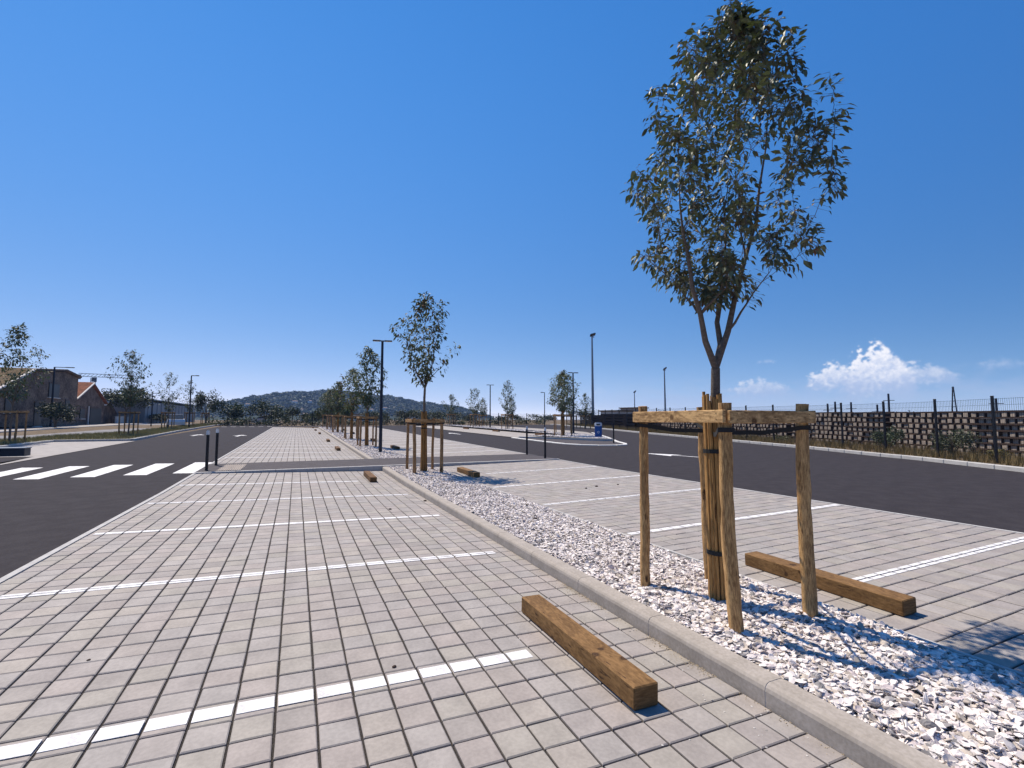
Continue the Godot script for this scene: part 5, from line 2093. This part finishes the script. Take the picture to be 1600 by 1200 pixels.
	# trees of the left verge
	var left := [
		[-13.5, -33.4, 6.1, 1.15, "tree cut by the photograph's left edge", 0.4, 1.9],
		[-10.7, -41.8, 6.0, 1.35, "tallest staked tree on the left verge, before the dark broad tree", 0.5, 1.9],
		[-11.2, -55.5, 5.5, 1.3, "fan-shaped staked tree of the left verge, second after the tallest", 1.0, 1.6],
		[-11.3, -66.0, 5.4, 1.0, "slim feathery tree behind the left lamp post", 1.0, 1.5]]
	for i in left.size():
		var q: Array = left[i]
		var p := Vector3(q[0], 0.235 + rise(q[1]), q[1])
		c = Crown.new()
		c.h0 = q[6]
		c.h1 = q[2]
		c.half = q[3] * 1.15
		c.wide = 0.56 if q[5] > 0.5 else 0.5
		c.tips = 60 if q[5] < 0.6 else 24
		c.leaves = 32 if q[5] < 0.6 else 48
		c.leaf_len = 0.15
		c.trunk_r = 0.045
		c.plume = q[5]
		c.warm = 0.12
		c.seed_ = 110 + i
		c.col = Color(0.098, 0.124, 0.072)
		tree("street_tree", "young tree at the far left edge of the view" if i == 0 else q[4], p, c, "young staked trees")
		stake_frame("weathered stake frame " + ["at the far left edge of the view", "round the tallest tree of the left verge", "round the fan-shaped tree of the left verge", "round the slim tree behind the left lamp post"][i], p, false, 120 + i, 1.02, true)
	stake_frame("weathered stake frame without a crown, last on the left verge", Vector3(-10.9, 0.235 + rise(-74.0), -74.0), false, 130, 1.0, true)


# ------------------------------------------------------------------ wheel stops
func wheel_stops() -> void:
	var list := [
		["thick brown timber wheel stop beside the near kerb, largest in view", 1.842, -3.0, "stop_wood"],
		["brown timber wheel stop behind the stakes of the foreground tree", 4.56, -3.07, "stop_wood"],
		["grey-brown timber wheel stop by the corner of footpath and kerb", 1.86, -13.55, "stop_wood_old"],
		["brown timber wheel stop right of the second tree of the centre bed", 4.52, -13.15, "stop_wood"],
		["timber wheel stop nearest beyond the footpath, left of the shell bed", 1.87, -24.9, "stop_wood_old"],
		["timber wheel stop second beyond the footpath, left of the shell bed", 1.87, -32.6, "stop_wood_old"],
		["timber wheel stop third beyond the footpath, left of the shell bed", 1.87, -44.8, "stop_wood_old"],
		["timber wheel stop fourth beyond the footpath, left of the shell bed", 1.85, -53.8, "stop_wood_old"],
		["timber wheel stop farthest from the footpath, left of the shell bed", 1.85, -63.0, "stop_wood_old"],
		["timber wheel stop just right of the centre lamp post", 4.50, -24.2, "stop_wood_old"],
		["timber wheel stop second beyond the footpath, right of the shell bed", 4.50, -31.5, "stop_wood_old"],
		["timber wheel stop third beyond the footpath, right of the shell bed", 4.50, -43.8, "stop_wood_old"],
		["timber wheel stop fourth beyond the footpath, right of the shell bed", 4.50, -52.2, "stop_wood_old"],
		["timber wheel stop in the island bays by the dense tree", 17.3, -33.2, "stop_wood_old"],
		["timber wheel stop in the island bays, middle of three", 17.2, -42.0, "stop_wood_old"],
		["timber wheel stop in the island bays, farthest of three", 17.0, -50.2, "stop_wood_old"]]
	var r := RandomNumberGenerator.new()
	r.seed = 12
	for i in list.size():
		var q: Array = list[i]
		var x: float = q[1]
		var z: float = q[2]
		var h := 0.162 if x > 14.0 else slab(x)
		var st := new_st()
		bevel_box(st, Vector3(0, 0.0625, 0), Vector3(0.170 if x < 3.0 else 0.185, 0.125, 1.5), 0.007, 2, 0.66, Vector2(r.randf(), 0.13 + r.randf() * 0.6))
		var t := thing("wheel_stop", q[0], "wheel stop", Vector3(x, h + 0.004 + rise(z), z), r.randf_range(-0.012, 0.012), "timber wheel stops")
		t.rotation.x = 0.0115 if z < -12.0 else 0.0
		t.rotation.z = (-0.0278 if x < 3.0 else 0.0164) if x < 14.0 else 0.0
		part("timber", st.commit(), M[q[3]], t)


# ------------------------------------------------------------------ posts
func bollard(label: String, at: Vector3, h: float, cap: bool) -> Node3D:
	var t := thing("bollard", label, "bollard", at, 0.0, "black bollards")
	var st := new_st()
	var hc := h - 0.13 if cap else h
	tube(st, [Vector3(0, -0.1, 0), Vector3(0, hc, 0)], [0.040, 0.040], 16)
	part("post", st.commit(), M["black_metal"], t)
	if cap:
		var s2 := new_st()
		tube(s2, [Vector3(0, hc, 0), Vector3(0, hc + 0.015, 0), Vector3(0, hc + 0.09, 0), Vector3(0, hc + 0.12, 0), Vector3(0, hc + 0.13, 0)], [0.039, 0.044, 0.044, 0.030, 0.008], 16)
		part("cap", s2.commit(), M["white_cap"], t)
	return t


func posts() -> void:
	bollard("black bollard with white cap left of the footpath, nearer of two", Vector3(-2.28, 0.145 + rise(-16.0), -16.05), 1.14, true)
	bollard("black bollard with white cap left of the footpath, farther of two", Vector3(-2.24, 0.145 + rise(-17.5), -17.52), 1.14, true)
	bollard("plain dark bollard on the tip of the right island beside the bin", Vector3(16.68, 0.15 + rise(-22.9), -22.9), 1.14, false)
	# hoop at the right end of the footpath
	var b := Vector3(8.50, 0.145 + rise(-15.93), -15.93)
	var a := Vector3(8.60, 0.145 + rise(-17.69), -17.69) - b
	var t := thing("hoop_barrier", "black barrier of two white-capped posts and a rail at the footpath's right end", "barrier", b)
	for p in [Vector3.ZERO, a]:
		var st := new_st()
		tube(st, [p + Vector3(0, -0.1, 0), p + Vector3(0, 1.02, 0)], [0.040, 0.040], 16)
		var o := part("post", st.commit(), M["black_metal"], t)
		var s2 := new_st()
		tube(s2, [p + Vector3(0, 1.02, 0), p + Vector3(0, 1.035, 0), p + Vector3(0, 1.11, 0), p + Vector3(0, 1.14, 0), p + Vector3(0, 1.15, 0)], [0.039, 0.044, 0.044, 0.030, 0.008], 16)
		part("cap", s2.commit(), M["white_cap"], o)
	var rs := new_st()
	tube(rs, [Vector3(0, 0.985, 0), a + Vector3(0, 0.985, 0)], [0.013, 0.013], 8)
	part("rail", rs.commit(), M["black_metal"], t)


func lamps() -> void:
	# double-headed posts
	for q in [[3.37, -21.5, 4.88, 0.6, "dark double-headed lamp post in the centre shell bed"], [19.75, -32.3, 4.75, 0.6, "dark double-headed lamp post at the tip of the right island"], [19.75, -50.0, 4.75, 0.6, "dark double-headed lamp post farther down the right island"]]:
		var t := thing("lamp_post", q[4], "lamp post", Vector3(q[0], (0.09 if q[0] < 10.0 else 0.30) + rise(q[1]), q[1]), 0.0, "lamp posts of the car park")
		var st := new_st()
		tube(st, [Vector3(0, -0.1, 0), Vector3(0, 1.2, 0), Vector3(0, q[2] - 0.02, 0)], [0.078, 0.070, 0.052], 18)
		part("pole", st.commit(), M["navy_metal"], t)
		part("base_plate", box_mesh(Vector3(0.3, 0.03, 0.3), 0.006, Vector3(0, 0.02, 0)), M["navy_metal"], t)
		for s in [-1.0, 1.0]:
			var st2 := new_st()
			bevel_box(st2, Vector3(s * 0.25, 0, 0), Vector3(0.34, 0.055, 0.19), 0.018)
			bevel_box(st2, Vector3(s * 0.06, -0.005, 0), Vector3(0.12, 0.05, 0.06), 0.01)
			var o := part("lamp_head", st2.commit(), M["navy_metal"], t, Vector3(0, q[2] + 0.02, 0))
			o.rotation.y = -deg_to_rad(8.0)
			part("lens", box_mesh(Vector3(0.24, 0.008, 0.13), 0.002, Vector3(s * 0.26, -0.031, 0)), M["lamp_glass"], o)
	# single arms along the left
	for q in [[-10.2, -59.6, 5.5, 0.62, 0.07, "dark lamp post with short arm at the left lane's kerb"], [-25.2, -70.6, 6.7, 1.6, 0.10, "lamp post with long arm in front of the old barn"], [-16.3, -72.2, 4.0, 0.6, 0.06, "thin lamp post with short arm behind the left verge"], [30.9, -58.0, 4.6, 0.5, 0.06, "thin lamp post with short arm beyond the right island"]]:
		var t := thing("lamp_post", q[5], "lamp post", Vector3(q[0], 0.2 + rise(q[1]), q[1]), 0.0, "single-armed lamp posts")
		var st := new_st()
		tube(st, [Vector3(0, -0.1, 0), Vector3(0, q[2], 0)], [q[4] * 1.15, q[4] * 0.8], 12)
		part("pole", st.commit(), M["navy_metal"], t)
		var s := -1.0 if q[0] > 20.0 else 1.0
		part("arm", box_mesh(Vector3(q[3], 0.07, 0.08), 0.01, Vector3(s * q[3] * 0.5, q[2] - 0.01, 0)), M["navy_metal"], t)
		part("lamp_head", box_mesh(Vector3(q[3] * 0.5, 0.09, 0.22), 0.02, Vector3(s * q[3] * 0.85, q[2], 0)), M["navy_metal"], t)


# ------------------------------------------------------------------ small things
func small_things() -> void:
	# bin
	var t := thing("recycling_bin", "blue round litter bin with white lid and emblem on the island", "bin", Vector3(18.3, 0.29 + rise(-26.8), -26.8), -0.61)
	var st := new_st()
	tube(st, [Vector3(0, 0, 0), Vector3(0, 0.02, 0), Vector3(0, 0.72, 0), Vector3(0, 0.74, 0)], [0.22, 0.235, 0.245, 0.235], 28)
	part("body", st.commit(), M["bin_blue"], t)
	var s2 := new_st()
	tube(s2, [Vector3(0, 0.74, 0), Vector3(0, 0.76, 0), Vector3(0, 0.92, 0), Vector3(0, 0.97, 0), Vector3(0, 0.985, 0)], [0.23, 0.25, 0.25, 0.20, 0.03], 28)
	var lid := part("lid", s2.commit(), M["bin_steel"], t)
	part("slot", box_mesh(Vector3(0.24, 0.09, 0.03), 0.005, Vector3(0, 0.84, 0.242)), M["black_metal"], lid)
	# three curved strokes chasing each other
	for k in 3:
		var s3 := new_st()
		for i in 6:
			var a0 := TAU * (k / 3.0 + i * 0.045)
			var a1 := TAU * (k / 3.0 + (i + 1) * 0.045)
			var q := []
			for e in [[a0, 0.045], [a0, 0.075], [a1, 0.075], [a1, 0.045]]:
				q.append(Vector3(cos(e[0]) * e[1], 0.34 + sin(e[0]) * e[1], 0.2465 - 0.9 * cos(e[0]) * e[1] * cos(e[0]) * e[1] * 2.0))
			poly(s3, q, Vector3(0, 0.34, 0))
		part("emblem_stroke", s3.commit(), M["white_cap"], t)
	# loose stones on the blocks
	var spots := [[0.62, -3.22, 0.016, "dark pebble on the left bays beyond the nearest white line"], [1.58, -8.85, 0.03, "dark clod at the kerb foot halfway to the footpath"], [2.40, -9.6, 0.035, "dark clod against the kerb, farther of two"], [6.0, -9.3, 0.03, "dark pebble on the right bays, left of three"], [6.35, -9.4, 0.04, "dark pebble on the right bays, largest of three"], [6.95, -9.4, 0.03, "dark pebble on the right bays, right of three"], [-1.16, -4.0, 0.012, "tiny dark pebble on the left bays near the left edge"], [3.35, -6.6, 0.035, "dark stone among the white shells"]]
	var r := RandomNumberGenerator.new()
	r.seed = 66
	for q in spots:
		var p := Vector3(q[0], gy(q[0], q[1]) + (0.05 if q[0] > 2.5 and q[0] < 4.1 else 0.0), q[1])
		var o := part("pebble", stone_mesh(r), M["dark_brown"], self, p)
		o.scale = Vector3.ONE * q[2]
		tag(o, q[3], "pebble", "loose stones")
	# shell bits kicked onto the blocks by the kerb
	var xf := []
	var cols := []
	for i in 260:
		var d := absf(r.randfn(0.0, 0.35))
		var z := r.randf_range(-9.0, -1.0)
		var x := KERB_X - 0.01 - d
		var s := r.randf_range(0.003, 0.008)
		xf.append(Transform3D(Basis(Vector3.UP, r.randf() * TAU).scaled(Vector3(s, s, s)), Vector3(x, gy(x, z) + s * 0.3, z)))
		cols.append(Color(0.5, 0.47, 0.43) * r.randf_range(0.5, 1.2))
		cols[-1].a = 1.0
	var sand := []
	var sand_cols := []
	for i in 2600:
		var z := r.randf_range(-6.0, -0.8)
		if sin(z * 4.3) + sin(z * 1.7 + 1.0) < 0.5 and r.randf() < 0.85:
			continue
		var x := KERB_X - 0.004 - absf(r.randfn(0.0, 0.035))
		var s := r.randf_range(0.0015, 0.0042)
		sand.append(Transform3D(Basis(Vector3.UP, r.randf() * TAU).scaled(Vector3(s, s, s)), Vector3(x, gy(x, z) + s * 0.2, z)))
		sand_cols.append(Color(0.42, 0.33, 0.21) * r.randf_range(0.5, 1.2))
		sand_cols[-1].a = 1.0
	var so := multi_part("sand_grains", stone_mesh(r), M["shell"], sand, sand_cols, self)
	tag(so, "tan sand grains gathered along the foot of the near kerb", "sand", "", "stuff")
	var o := multi_part("spilled_shell_bits", flake(r, 0.3), M["shell"], xf, cols, self)
	tag(o, "small shell bits scattered on the blocks along the near kerb", "shell bits", "", "stuff")


func stone_mesh(r: RandomNumberGenerator) -> ArrayMesh:
	var st := new_st()
	var ring := []
	for j in 3:
		var row := []
		for k in 7:
			var a := TAU * k / 7.0
			var q: float = [0.8, 1.0, 0.55][j] * r.randf_range(0.8, 1.15)
			row.append(Vector3(cos(a) * q, [0.0, 0.3, 0.62][j] * r.randf_range(0.85, 1.1), sin(a) * q * 0.8))
		ring.append(row)
	for j in 2:
		for k in 7:
			var k2 := (k + 1) % 7
			poly(st, [ring[j][k], ring[j + 1][k], ring[j + 1][k2]], Vector3(0, 0.3, 0))
			poly(st, [ring[j][k], ring[j + 1][k2], ring[j][k2]], Vector3(0, 0.3, 0))
	for k in 7:
		poly(st, [Vector3(0, 0.68, 0), ring[2][k], ring[2][(k + 1) % 7]], Vector3(0, 0.3, 0))
	return st.commit()
